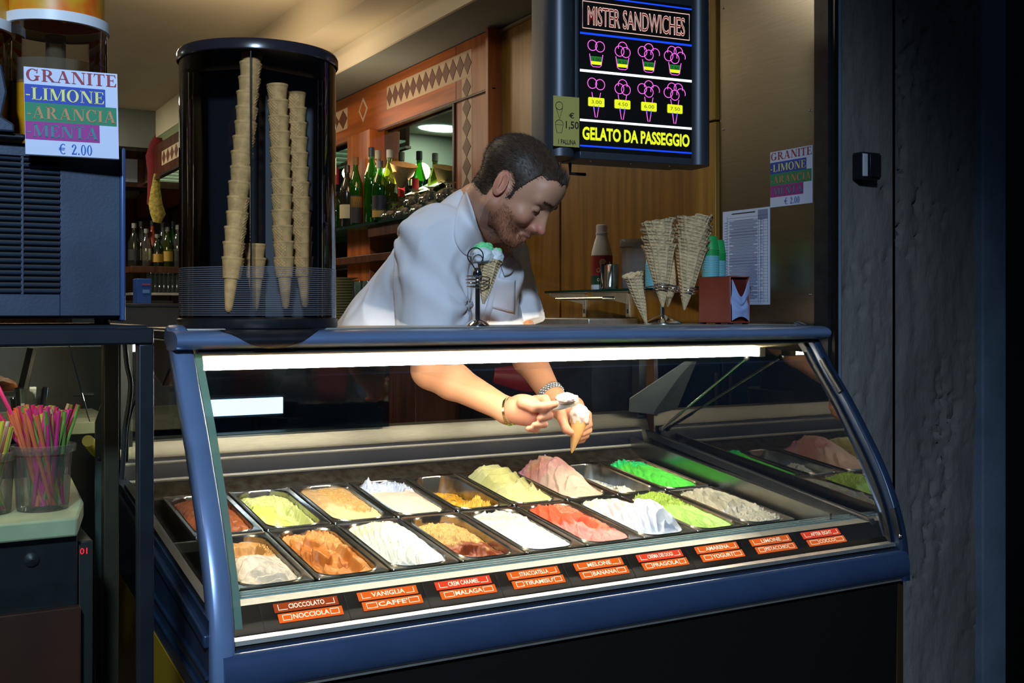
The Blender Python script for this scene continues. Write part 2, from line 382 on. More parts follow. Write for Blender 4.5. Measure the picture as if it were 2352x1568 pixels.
# left side: sloping side panel, yellow skirt, side glass
def side(name, x0, x1, yz, m, bevel=0): return obj(name, MB().prism([(x0, y, E+z) for y, z in yz], (x1-x0, 0, 0)), m, case, bevel=bevel)
side('side_panel', XL, XL+.03, ((1.99,-.56),(2.03,-.555),(2.85,-.435),(3.05,-.43),(3.05,-.70),(1.99,-.74)), M['darkblue'])
side('side_moulding', XL-.01, XL+.004, ((1.99,-.585),(2.04,-.575),(2.86,-.452),(2.86,-.475),(2.04,-.60),(1.99,-.61)), M['darkblue'], .004)
side('side_moulding', XL-.006, XL+.004, ((1.99,-.66),(3.0,-.56),(3.0,-.565),(1.99,-.666)), M['darkblue'])
side('side_moulding', XL-.006, XL+.004, ((1.99,-.70),(3.0,-.60),(3.0,-.605),(1.99,-.706)), M['darkblue'])
side('side_skirt', XL-.002, XL+.03, ((1.99,-.745),(3.05,-.64),(3.05,-1.40),(1.99,-1.40)), M['skirt'])
arcg = [(y+.02, z) for y, z in arch[10:46]]
side('side_glass', XL+.012, XL+.017, arcg+[(2.03,-.553),(2.82,-.437),(2.82,-.10)], glass('left_side_glass', (.95,.96,.94), .30))
side('side_seal', XL+.005, XL+.022, ((2.02,-.556),(2.84,-.438),(2.84,-.428),(2.02,-.543)), M['rubber'])
side('side_top_bracket', XL+.004, XL+.03, ((2.34,-.06),(2.70,-.06),(2.70,-.085),(2.40,-.16),(2.33,-.12)), M['dark'], .004)
# right end: tall dark-grey pane that mirrors the inside, side shelf, lower steel gutters
side('end_glass', XR-.020, XR-.014, [(y+.03, z) for y, z in arch[12:44]]+[(2.06,-.545),(3.0,-.41),(3.0,-.09)], M['glassend'])
side('end_frame', XR-.030, XR-.005, ((2.03,-.58),(3.04,-.43),(3.04,-.405),(2.05,-.548)), M['dark'], .003)
side('end_gutter', XR-.075, XR-.030, ((2.10,-.575),(3.0,-.465),(3.0,-.445),(2.10,-.555)), M['steel'], .002)
side('end_wall_outer', XR-.004, XR+.012, ((2.03,-.58),(3.04,-.43),(3.04,-1.4),(2.03,-1.4)), M['dark'])
side('inner_end', XR-.12, XR-.112, ((2.10,-.585),(3.0,-.48),(3.0,-.42),(2.10,-.535)), M['steel'])
side('inner_end', XL+.030, XL+.040, ((2.12,-.60),(3.0,-.50),(3.0,-.455),(2.12,-.553)), M['steel'])
# tub bed (dark well) and the rails between the tubs
side('well', XL+.03, XR-.11, ((2.128,-.735),(2.93,-.735),(2.93,-.76),(2.128,-.76)), M['black'])
side('well_back', XL+.03, XR-.11, ((2.925,-.49),(2.935,-.49),(2.935,-.735),(2.925,-.735)), M['black'])
side('well_front', XL+.045, XR-.02, ((2.118,-.556),(2.128,-.556),(2.128,-.70),(2.118,-.70)), M['steel'])
zz = trayz(2.56)-E
side('cross_rail', XL+.03, XR-.11, ((2.564,zz-.006),(2.556,zz-.007),(2.556,zz-.03),(2.564,zz-.03)), M['steel'])
M['band'] = mat('dull_steel_band', (.20,.19,.155), .42, .9, noise=.12, nscale=30, stretch=(1,20,20))
M['line'] = mat('pale_edge_strip', (.6,.6,.56), .5, .2)
# back of the well: rusty ledge, dark step, steel counter bands
rust = mat('stained_steel_ledge', (.075,.068,.055), .5, .6, col2=(.03,.02,.012), nscale=40)
side('back_ledge', XL+.03, XR-.08, ((2.94,-.486),(3.0,-.458),(3.0,-.52),(2.94,-.52)), rust)
side('back_step', XL+.03, XR-.06, ((3.0,-.452),(3.02,-.395),(3.06,-.395),(3.06,-.50),(3.0,-.50)), mat('dark_blue_step', (.004,.007,.02), .45, spec=.2))
side('step_trim', XL+.03, XR-.06, ((2.998,-.455),(2.992,-.450),(2.998,-.445),(3.004,-.450)), M['line'])
side('step_trim', XL+.03, XR-.06, ((3.016,-.410),(3.010,-.405),(3.016,-.401),(3.022,-.406)), M['line'])
side('counter_band', XL+.03, XR-.01, ((3.022,-.431),(3.05,-.385),(3.075,-.385),(3.075,-.50),(3.022,-.50)), M['band'], .001)
side('counter_band', XL+.03, XR-.01, ((3.045,-.388),(3.06,-.345),(3.12,-.345),(3.12,-.40),(3.045,-.40)), M['band'], .002)
side('carcass', XL+.03, XR-.01, ((2.02,-.77),(3.12,-.77),(3.12,-1.4),(2.02,-1.4)), M['dark'])
side('back_panel', XL+.03, XR-.01, ((3.08,-.40),(3.12,-.40),(3.12,-.77),(3.08,-.77)), M['dark'])
side('back_post', XR-.06, XR-.03, ((3.03,-.36),(3.07,-.36),(3.07,-.05),(3.03,-.05)), M['dark'])
side('back_post', XL+.03, XL+.06, ((3.03,-.36),(3.07,-.36),(3.07,-.05),(3.03,-.05)), M['dark'])
side('back_lintel', XL+.03, XR-.03, ((3.03,-.052),(3.07,-.052),(3.07,-.075),(3.03,-.075)), M['dark'])
for x in (XL+.03, XR-.05): side('top_bearer', x, x+.02, ((2.66,-.05),(3.05,-.05),(3.05,-.072),(2.66,-.072)), M['dark'])
# sliding rear pane drawn over the left half, dark and shiny, and the raised steel flap at the right
obj('rear_pane', MB().prism([(XL+.06, 3.035, E-.345), (1.30, 3.035, E-.345), (1.30, 3.035, E-.075), (XL+.06, 3.035, E-.075)], (0, .006, 0)), glass('rear_dark_pane', (.35,.42,.48), 1.2), case)
# gas strut + corner flap
a = P(1520, 985, Y=2.94); b = P(1715, 822, Y=2.46)
obj('gas_strut', MB().tube([a, a.lerp(b, .25), a.lerp(b, .26), b], [.0055, .0055, .0035, .0035], 10), M['chrome'], case)
obj('strut_end', MB().ball(a, .010, 10, 6), M['black'], case); obj('strut_end', MB().ball(b, .009, 10, 6), M['black'], case)
q = [P(1447, 945, Y=3.0), P(1508, 952, Y=3.0), P(1535, 925, Y=2.98), P(1668, 830, Y=2.75), P(1575, 830, Y=2.80), P(1448, 915, Y=2.99)]
obj('grey_flap', MB().prism(q, (.0, .006, 0)), mat('grey_flap_plastic', srgb(110,118,128), .35, .2), case)

# ---- the lit flavour tags: thing parts of the case (flat plates with lettering)
M['tag'] = emis('lit_orange_tag', srgb(255,112,38), .95); M['tagr'] = emis('lit_red_tag', srgb(255,80,48), .95)
M['tagt'] = emis('lit_tag_lettering', (1,.86,.66), 1.25)
M['tagd'] = emis('lit_tag_dim', srgb(190,80,40), .8)
_tc = {}
def textmesh(s, size=1, offset=0, fill=True, bev=0, shear=0, space=1):
    key = (s, size, offset, fill, bev, shear, space)
    c = bpy.data.curves.new('lettering', 'FONT'); c.body = s; c.size = size; c.offset = offset; c.align_x = 'CENTER'; c.align_y = 'CENTER'
    c.resolution_u = 3; c.space_character = space; c.shear = shear
    if not fill: c.fill_mode = 'NONE' if hasattr(c, 'fill_mode') else c.fill_mode
    c.bevel_depth = bev; c.bevel_resolution = 1
    o = bpy.data.objects.new('lettering', c); COL.objects.link(o)
    bpy.context.view_layer.update()
    me = bpy.data.meshes.new_from_object(o.evaluated_get(bpy.context.evaluated_depsgraph_get()))
    bpy.data.objects.remove(o); return me
def fit_text(s, M4, w, h, m, parent, name='lettering', lift=.0008, **k):
    """text filling a w x h field centred on the frame M4 (x right, y up, z out)"""
    me = textmesh(s, 1, **k)
    co = np.empty(len(me.vertices)*3, 'f'); me.vertices.foreach_get('co', co); co = co.reshape(-1, 3)
    lo_, hi_ = co.min(0), co.max(0); c = (lo_+hi_)/2
    co[:, 0] = (co[:, 0]-c[0])*w/(hi_[0]-lo_[0]); co[:, 1] = (co[:, 1]-c[1])*h/(hi_[1]-lo_[1]); co[:, 2] = (co[:, 2]-c[2])*h + lift
    A = np.array(M4); co = co @ A[:3, :3].T + A[:3, 3]
    me.vertices.foreach_set('co', co.astype('f').ravel()); me.update()
    return obj(name, me, m, parent)
def frame(o, xdir, ydir):
    x = Vector(xdir).normalized(); y = Vector(ydir).normalized(); z = x.cross(y)
    F = Matrix.Identity(4)
    for i in range(3): F[i][0] = x[i]; F[i][1] = y[i]; F[i][2] = z[i]; F[i][3] = o[i]
    return F
def plate(F, w, h, t, cx=0, cy=0, z0=0): 
    return MB().add([F @ Vector((cx+sx*w/2, cy+sy*h/2, z)) for z in (z0, z0+t) for sx, sy in ((-1,-1),(1,-1),(1,1),(-1,1))],
                    [(3,2,1,0),(4,5,6,7),(0,1,5,4),(1,2,6,5),(2,3,7,6),(3,0,4,7)])
up_ = Vector((0, .052, .050)).normalized()
LOW = ['NOCCIOLA', "CAFFE'", 'MALAGA', "TIRAMISU'", 'BANANA', 'FRAGOLA', 'YOGURT', 'PISTACCHIO', 'COCCO']
UPP = ['CIOCCOLATO', 'VANIGLIA', 'CREM CARAMEL', 'STRACCIATELLA', 'MELONE', 'CREMA DEI DOGI', 'AMARENA', 'LIMONE', 'AFTER EIGHT']
UM = ['tagd', 'tag', 'tagr', 'tag', 'tag', 'tagr', 'tag', 'tag', 'tagr']
for k in range(9):
    x = .703+PITCH*k
    for row, (wd, ds) in enumerate(((UPP[k], .0565), (LOW[k], .0335))):
        c = Vector((x-.004*(row == 0), 1.996, E-.606))+up_*ds
        F = frame(c, (1, 0, 0), up_)
        pl = obj('flavour_tag', plate(F, .128, .0185, .002), M['tag'] if row else M[UM[k]], case)
        tw = min(.072, .0105*len(wd)); e0 = tw/2+.003; e1 = .056; yb = .0055
        for s_ in (-1, 1):
            fr_ = MB()
            segs = [((s_*e0, -yb), (s_*e1, -yb)), ((s_*e1, -yb), (s_*e1, yb))]
            if row: segs.append(((s_*e1, yb), (s_*e0, yb))); segs.append(((s_*e0, yb), (s_*e0, -yb)))
            for (x0, y0), (x1, y1) in segs:
                hx = abs(x1-x0)/2+.0006; hy = abs(y1-y0)/2+.0006
                q_ = plate(F, 2*hx, 2*hy, .0004, (x0+x1)/2, (y0+y1)/2, .0022); fr_.add(q_.v, q_.f)
            tag(obj('tag_frame', fr_, M['tagt'], pl, smooth=False), kind='stuff')
        fit_text(wd, F, tw, .0105, M['tagt'], pl, lift=.0028, offset=.02)
for k in range(10):
    x = .779+PITCH*(k-1)
    F = frame(Vector((x, 1.996, E-.606))+up_*.036, (1,0,0), up_)
    obj('panel_joint', plate(F, .0012, .066, .0006), M['rubber'], case)
# ------------------------------------------------------------------ steel tubs and gelato
M['pan'] = mat('tub_steel', (.50,.49,.45), .22, 1, noise=.25, nscale=25)
M['gel'] = mat('gelato', (1,1,1), .38, spec=.35, attr='Col', bump=.6, bscale=230, bdist=.0016)
nt = M['gel'].node_tree
nt.nodes['Principled BSDF'].inputs['Subsurface Weight'].default_value = 0
def rrect(hw, hh, r, z, n=8):
    o = []
    for cx, cy, a0 in ((hw-r, hh-r, 0), (-hw+r, hh-r, 90), (-hw+r, -hh+r, 180), (hw-r, -hh+r, 270)):
        for k in range(n+1):
            a = R_(a0+90*k/n); o.append((cx+r*math.cos(a), cy+r*math.sin(a), z))
    return o
def tub_mesh():
    L_ = [rrect(.0815,.1745,.006,-.012), rrect(.0825,.1755,.006,-.001), rrect(.0815,.1745,.006,.0012), rrect(.079,.172,.006,0), rrect(.0715,.166,.045,-.0015), rrect(.070,.1645,.045,.0008),
          rrect(.0675,.162,.045,-.003), rrect(.062,.155,.042,-.11), rrect(.05,.14,.038,-.118)]
    return MB().loft(L_, True, False, True).mesh('steel_tub', angle=30)
tubm = tub_mesh(); tubm.materials.append(M['pan'])
def fbm(x, y, z, o=4, H=.9): return mnoise.fractal(Vector((x, y, z)), H, 2.05, o)
def sstep(a, b, x):
    t = max(0, min(1, (x-a)/(b-a))); return t*t*(3-2*t)
def build_gelato(sp, seed, nu=84, nv=176):
    hw, hh, r = .0672, .1615, .045
    V = []; C = []
    for j in range(nv+1):
        v = -1+2*j/nv; y = hh*v
        dy = max(0, abs(y)-(hh-r)); wy_ = hw-r+math.sqrt(max(0, r*r-dy*dy))
        for i in range(nu+1):
            u = -1+2*i/nu; x = u*wy_
            e = (1-abs(u)**3.2)*(1-abs(v)**5)
            z = sp['lvl']+(.005 if -.03 < sp['lvl'] < -.008 else 0)
            for (h, u0, v0, su, sv) in sp.get('mound', ()): z += h*math.exp(-((u-u0)/su)**2-((v-v0)/sv)**2)*min(1, e*1.8)
            for (h, u0, v0, su, sv) in sp.get('dip', ()):
                q = ((u-u0)/su)**2+((v-v0)/sv)**2 + .35*fbm(u*2+seed, v*3, 1.3, 3)
                z -= h*(1-sstep(.45, 1.0, q))
            for (n, amp, curv, v0, v1, ph) in sp.get('fold', ()):
                w_ = .10*fbm(u*1.6+seed, v*2.4, 9.1, 3)
                t = ((v+curv*(u-ph)**2+w_)*n) % 1.0
                msk = sstep(v0-.08, v0+.05, v)*(1-sstep(v1-.05, v1+.08, v))
                z += 1.5*amp*msk*((t**1.4 if t < .84 else .783*(1-sstep(.84, 1.0, t)))-.4)*min(1, e*2+.2)
            cr = 0
            for (v0, v1, u0, u1, amp) in sp.get('crumb', ()):
                b_ = .12*fbm(u*3+seed*2, v*4, 4.4, 3)
                msk = sstep(v0-.06, v0+.06, v+b_)*(1-sstep(v1-.06, v1+.06, v+b_))*sstep(u0-.1, u0+.1, u)*(1-sstep(u1-.1, u1+.1, u))
                cr = max(cr, msk)
                f1 = abs(fbm(x*120+seed, y*120, 3, 4)); f2 = fbm(x*45, y*45+seed, 7, 3)
                z += amp*msk*(f1*.5+.40*f2+.28*fbm(x*170,y*170,seed,2))
            z += sp.get('rough', .0025)*fbm(x*26+seed, y*26, 2.2, 5)
            z = max(z, -.108+.002*fbm(x*30, y*30, seed))
            # thin smear up the walls
            if abs(u) > .985 or j in (0, nv): z = max(-.11, z+.002*fbm(x*90, y*90, seed))
            V.append((x*(1-.10*min(1, max(0, -z)/.11)), y*(1-.055*min(1, max(0, -z)/.11)), z))
            # ---- colour
            m2 = 0
            for (v0, v1, wob) in sp.get('two', ()):
                b_ = wob*fbm(u*2.2+seed, v*2.6, 6.6, 4)
                m2 = max(m2, sstep(v0-.07, v0+.07, v+b_)*(1-sstep(v1-.07, v1+.07, v+b_)))
            c1, c2, c3 = sp['c'][0], sp['c'][1 if len(sp['c']) > 1 else 0], sp['c'][2 if len(sp['c']) > 2 else -1]
            col = [c1[k]*(1-m2)+c2[k]*m2 for k in range(3)]
            if len(sp['c']) > 2: col = [col[k]*(1-cr)+c3[k]*cr for k in range(3)]
            if sp.get('bare') is not None:
                bb = sstep(sp['bare']-.02, sp['bare']+.05, fbm(u*2.5+seed, v*4.5+seed, 8.8, 5)+.35*(z < -.075)-.25*(z > -.05))
                col = [col[k]*(1-bb)+(.20, .17, .13)[k]*bb for k in range(3)]
            vv = .87+.08*fbm(x*60, y*60+seed, 1.1, 3)
            if sp.get('flecks'):
                ff = mnoise.noise(Vector((x*260+seed, y*260, 1)))
                if ff > sp['flecks'][0] and v < sp['flecks'][2]: col = list(sp['flecks'][1])
            C.append((*[min(1, max(0, k*vv)) for k in col], 1))
    n1 = nu+1
    fs = [(j*n1+i, j*n1+i+1, (j+1)*n1+i+1, (j+1)*n1+i) for j in range(nv) for i in range(nu)]
    # skirt down into the tub
    ring = [i for i in range(n1)]+[j*n1+nu for j in range(1, nv+1)]+[nv*n1+i for i in range(nu-1, -1, -1)]+[j*n1 for j in range(nv-1, 0, -1)]
    b0 = len(V)
    for k in ring:
        x, y, z = V[k]; V.append((x*.90, y*.95, min(z-.004, max(-.112, z-.05)))); C.append(C[k])
    m_ = len(ring); fs += [(ring[k], b0+k, b0+(k+1) % m_, ring[(k+1) % m_]) for k in range(m_)]
    me = bpy.data.meshes.new('gelato'); me.from_pydata(V, [], fs); me.update()
    me.polygons.foreach_set('use_smooth', [True]*len(me.polygons))
    ca = me.color_attributes.new('Col', 'FLOAT_COLOR', 'POINT'); ca.data.foreach_set('color', np.array(C, 'f').ravel())
    me.materials.append(M['gel']); return me
S = srgb
BACK = [
 dict(n='dark orange-brown chocolate', t='orange-brown chocolate', lvl=-.018, c=[S(160,84,42), S(128,66,36)], mound=[(.014,0,.1,.9,.9)], fold=[(6,.010,.3,-1,1,.2)], two=[(.1,1,.3)]),
 dict(n='pale lemon-yellow', t='pale yellow, scooped hollow', lvl=-.022, c=[S(236,236,150), S(222,226,110), S(240,240,150)], dip=[(.030,.45,-.2,.55,.75),(.012,-.3,-.7,.6,.3)], mound=[(.012,-.7,.5,.4,.5)], crumb=[(.35,1.0,-1,1,.010),(-.6,.4,.55,1,.012)], two=[(-.35,.5,.4)], fold=[(2.2,.008,.5,-.9,.3,-.3)]),
 dict(n='beige caramel', t='beige caramel, crumbly in the middle', lvl=-.012, c=[S(240,208,150), S(226,178,118), S(214,164,96)], dip=[(.010,.3,-.35,.4,.25)], crumb=[(.0,.85,-.3,.75,.013),(-.4,.0,.35,.9,.010)], two=[(-.25,1,.3)], mound=[(.012,-.5,.2,.6,.6)], fold=[(2,.008,-.4,-1,-.3,.4)]),
 dict(n='pale peach-white', t='pale peach and white, with icy crumbs behind', lvl=-.012, c=[S(240,222,198), S(232,206,180), S(214,218,236)], mound=[(.010,0,-.1,.9,.6),(.02,-.7,.75,.3,.2)], dip=[(.022,.15,.6,.75,.33)], crumb=[(.35,1.0,-1,1,.018)], rough=.001),
 dict(n='orange melon', t='nearly used up orange', lvl=-.048, c=[S(250,176,50), S(240,150,40), S(250,186,70)], mound=[(.035,-.2,-.75,.8,.22),(.03,.6,-.45,.3,.3)], crumb=[(-1,-.2,-1,1,.030)], rough=.012, bare=.22),
 dict(n='tall cream-yellow', t='cream-yellow, heaped up at the back', lvl=-.006, c=[S(238,230,160), S(232,222,140)], mound=[(.044,-.1,.45,1.1,.55),(.026,0,-.25,1.1,.5)], fold=[(3.4,.010,-.5,-.5,1,-.1)], crumb=[(-1,-.45,.0,1,.006),(.8,1,-1,1,.010)], two=[(-.3,.4,.4)]),
 dict(n='tall pink and peach', t='pink and peach, the tallest heap of the back row', lvl=-.004, c=[S(250,206,178), S(246,176,160), S(240,170,196)], mound=[(.056,0,.45,1.05,.50),(.036,0,-.15,1.1,.5)], fold=[(3.2,.008,.5,-.6,.8,.1)], crumb=[(.62,1,-1,1,.012)], two=[(.0,.5,.4)]),
 dict(n='grey-white lemon', t='half-empty white', lvl=-.046, c=[S(226,216,196), S(206,214,232), S(232,226,206)], mound=[(.030,-.4,-.1,.5,.4),(.030,.2,-.55,.6,.3)], crumb=[(-.6,.2,-1,1,.014)], two=[(.0,1,.3)], bare=.22, rough=.005),
 dict(n='bright mint-green', t='bright mint-green', lvl=-.006, c=[S(104,236,84), S(96,226,76), S(60,228,124)], mound=[(.016,-.5,.75,.5,.3),(.010,0,0,.9,.8)], fold=[(4.2,.008,.5,-1,.9,.2)], crumb=[(.55,1,-1,1,.008)]),
]
FRONT = [
 dict(n='hazelnut', t='tan hazelnut behind, off-white in front', lvl=-.020, c=[S(226,206,178), S(206,150,84), S(196,138,70)], mound=[(.026,-.1,-.2,.8,.35),(.012,.5,-.7,.5,.4)], fold=[(5,.010,.4,-1,.1,-.1)], two=[(.22,1,.25)], dip=[(.020,.2,.55,.6,.35)], crumb=[(.25,.75,.1,1,.012)]),
 dict(n='coffee-brown', t='coffee-brown with deep scoop marks', lvl=-.016, c=[S(204,128,56), S(186,108,40), S(210,144,78)], dip=[(.026,-.35,-.1,.42,.35),(.024,.4,-.5,.40,.33),(.018,-.3,.55,.5,.25),(.02,.55,.1,.3,.4)], crumb=[(.1,1,.25,1,.011),(.75,1,-1,1,.010)], two=[(-.2,.6,.5)], fold=[(2,.010,.7,-1,1,.3)]),
 dict(n='white raisin', t='white with long folded leaves', lvl=-.004, c=[S(232,230,218), S(236,230,196), S(238,228,182)], mound=[(.022,0,.1,.95,.9)], fold=[(3.2,.011,.8,-1,.75,.35)], two=[(.35,1,.3)], crumb=[(.72,1,-.2,1,.010)], flecks=(.62, (.10,.09,.07), -.35), rough=.001),
 dict(n='tan and dark red-brown', t='tan crumbs behind, dark red-brown in front', lvl=-.026, c=[S(136,60,28), S(214,160,84), S(220,170,98)], mound=[(.026,-.1,.25,.7,.4)], dip=[(.020,.1,-.55,.7,.35)], two=[(-.15,1,.3)], crumb=[(-.15,.9,-.8,.75,.018)], rough=.006),
 dict(n='white banana', t='smooth white, crumbly behind', lvl=-.012, c=[S(246,244,240), S(240,226,200), S(226,218,200)], mound=[(.008,0,-.4,.9,.6)], dip=[(.024,0,.72,.8,.22)], two=[(.12,.5,.3)], crumb=[(.45,1,-1,1,.014),(-.3,.5,.75,1,.008)], rough=.001),
 dict(n='coral-red strawberry', t='coral-red behind, pink in front', lvl=-.010, c=[S(250,150,140), S(246,92,58), S(250,120,86)], mound=[(.020,-.5,.6,.6,.4)], dip=[(.024,.5,.05,.35,.35),(.008,-.2,-.5,.5,.3)], two=[(.02,1,.3)], crumb=[(.5,1,.0,1,.012),(-.5,.2,.3,1,.008)], fold=[(2.4,.010,.5,-1,.8,.2)]),
 dict(n='tall snow-white', t='snow-white, the tallest heap of the front row', lvl=-.002, c=[S(236,238,246), S(238,226,222), S(234,234,196)], mound=[(.056,.1,-.35,1.0,.55),(.016,-.5,.5,.6,.4)], fold=[(3.6,.012,.6,-.9,.45,.3)], two=[(-.05,.3,.25)], crumb=[(.48,1,-1,1,.010)], rough=.001),
 dict(n='pistachio-green', t='pistachio-green, crumbly olive behind', lvl=-.012, c=[S(180,222,112), S(170,206,96), S(152,178,62)], mound=[(.022,-.2,.6,.9,.4),(.006,0,-.3,.8,.5)], crumb=[(.22,1,-1,1,.018)], fold=[(2.5,.008,.6,-1,.2,.1)], flecks=(.66, (.08,.42,.04), -.2)),
 dict(n='grey-white coconut', t='grey-white with curled strokes, whiter in front', lvl=-.010, c=[S(206,198,172), S(236,236,240), S(214,206,182)], mound=[(.016,0,.1,.9,.9)], fold=[(4.2,.014,.5,-.5,1,.1)], two=[(-1,-.30,.2)], crumb=[(.6,1,0,1,.006),(-1,-.35,-1,1,.014)]),
]
TILT = math.atan(.1155)
nth = ['leftmost', 'second from the left', 'third from the left', 'fourth from the left', 'middle', 'fourth from the right', 'third from the right', 'second from the right', 'rightmost']
for row, specs in ((0, BACK), (1, FRONT)):
    rn = ('back', 'front')[row]
    for k, spc in enumerate(specs):
        yc = 2.74 if row == 0 else 2.38
        loc = (.694+PITCH*k, yc, trayz(yc)+.0005)
        t = bpy.data.objects.new('steel_tub', tubm); COL.objects.link(t); t.location = loc; t.rotation_euler = (TILT, 0, 0)
        tag(t, f'steel tub, {nth[k]} of the {rn} row of gelato tubs', 'tub', 'steel gelato tubs in the display case')
        g = bpy.data.objects.new('gelato', build_gelato(spc, 3.7+5.1*k+50*row)); COL.objects.link(g); g.location = loc; g.rotation_euler = (TILT, 0, 0)
        lab = f'{spc["t"]} gelato in the {rn} row'
        tag(g, lab if len(lab.split()) <= 15 else f'{spc["n"]} gelato in the {rn} row', 'gelato')
# ------------------------------------------------------------------ serif lettering (own strokes)
def glyph(ch):
    """list of polygons on a unit-height glyph and its width"""
    T, t, H = .19, .055, 1.0; q = []
    def bar(x0, y0, x1, y1, w0, horiz=True):
        # stroke with horizontal width w0
        q.append([(x0-w0/2, y0), (x0+w0/2, y0), (x1+w0/2, y1), (x1-w0/2, y1)])
    def hb(x0, x1, y, w=t): q.append([(x0, y-w/2), (x1, y-w/2), (x1, y+w/2), (x0, y+w/2)])
    def serif(x, y, w): hb(x-w/2, x+w/2, y, t*.8)
    def ring(cx, cy, rx, ry, a0, a1, T_=T, t_=t, n=20):
        for i in range(n):
            a = R_(a0+(a1-a0)*i/n); b = R_(a0+(a1-a0)*(i+1)/n)
            q.append([(cx+rx*math.cos(a), cy+ry*math.sin(a)), (cx+rx*math.cos(b), cy+ry*math.sin(b)), (cx+(rx-T_)*math.cos(b), cy+(ry-t_)*math.sin(b)), (cx+(rx-T_)*math.cos(a), cy+(ry-t_)*math.sin(a))])
    e = t*.4
    if ch == 'I': bar(.2,0,.2,1,T); serif(.2,e,.38); serif(.2,1-e,.38); W = .4
    elif ch == 'L': bar(.2,0,.2,1,T); serif(.2,1-e,.38); hb(.02,.68,e); q.append([(.56,0),(.68,0),(.72,.28),(.67,.28)]); W = .72
    elif ch == 'T': bar(.38,0,.38,1,T); serif(.38,e,.4); hb(.02,.74,1-e); [q.append([(a,1),(b,1),(c,.74),(c+.04,.74)]) for a,b,c in ((.02,.12,.0),(.64,.74,.72))]; W = .76
    elif ch == 'E': bar(.2,0,.2,1,T); hb(.02,.68,e); hb(.02,.66,1-e); hb(.2,.52,.52); q.append([(.56,0),(.68,0),(.72,.28),(.67,.28)]); q.append([(.55,1),(.66,1),(.68,.76),(.64,.76)]); q.append([(.49,.66),(.53,.66),(.53,.38),(.49,.38)]); W = .74
    elif ch == 'N': bar(.14,0,.14,1,t); bar(.80,0,.80,1,t); bar(.20,1,.76,0,T*1.15); serif(.14,e,.28); serif(.14,1-e,.3); serif(.80,1-e,.28); W = .94
    elif ch == 'M': bar(.14,0,.14,1,t); bar(.98,0,.98,1,T); bar(.20,1,.52,.05,T); bar(.90,1,.54,.05,t); serif(.14,e,.28); serif(.14,1-e,.28); serif(.98,e,.34); serif(.98,1-e,.34); W = 1.16
    elif ch == 'A': bar(.12,0,.44,1,t); bar(.74,0,.44,1,T); hb(.2,.66,.32); serif(.12,e,.28); serif(.74,e,.36); W = .94
    elif ch == 'R': bar(.2,0,.2,1,T); serif(.2,e,.38); hb(.02,.42,1-e); hb(.2,.42,.50); ring(.40,.745,.30,.255,-90,90); bar(.44,.5,.78,0,T); serif(.80,e,.3); W = .92
    elif ch in 'OC0G':
        if ch == 'O': ring(.44,.5,.42,.52,0,360,T,t,36); W = .9
        elif ch == '0': ring(.28,.5,.27,.52,0,360,T*.8,t,30); W = .58
        else:
            ring(.44,.5,.42,.52,48,312 if ch == 'C' else 318,T,t,30); q.append([(.68,.66),(.75,.66),(.77,1.02),(.72,1.0)]); W = .84
            if ch == 'C': q.append([(.68,.14),(.76,.24),(.80,.22),(.72,.10)])
            else: bar(.72,0.06,.72,.42,T); serif(.72,.42,.36); W = .94
    elif ch == '-': hb(.04,.32,.36,.09); W = .36
    elif ch == '.': hb(.06,.20,.07,.15); W = .28
    elif ch == '2': ring(.28,.72,.25,.29,0,180,T*.8,t); q.append([(.36,.72),(.53,.72),(.20,.12),(.04,.04)]); hb(.03,.53,.06,.12); q.append([(.50,0),(.53,.0),(.57,.26),(.53,.26)]); W = .58
    elif ch == '€': ring(.46,.5,.36,.52,52,308,T*.8,t,26); hb(.0,.66,.58,.06); hb(.0,.62,.42,.06); W = .84
    elif ch == ' ': W = .36
    else: W = .5
    return q, W
def serif_text(s, F, x0, y0, w, h, m, parent, lift=.0006, gap=.06):
    gs = [glyph(c) for c in s]; tot = sum(g[1]+gap for g in gs)-gap; sx = w/tot; mb = MB(); x = 0
    for q, W in gs:
        for poly in q:
            n = len(poly); mb.add([F @ Vector((x0+(x+a)*sx, y0+b*h, lift)) for a, b in poly], [tuple(range(n))])
        x += W+gap
    return obj('lettering', mb, m, parent, smooth=False)
def flat(name, col, rough=.6): return mat(name, col, rough)
K = dict(w=flat('sign_white', S(196,208,232)), red=flat('print_crimson', S(150,40,60)), blue=flat('print_blue', S(10,60,165)), yel=flat('print_straw', S(225,225,120)), grn=flat('print_green', S(10,125,85)),
         org=flat('print_orange', S(190,130,85)), mag=flat('print_magenta', S(150,30,130)), teal=flat('print_teal', S(30,130,130)), cy=flat('print_azure', S(10,90,180)), blk=flat('print_black', S(25,30,45)))
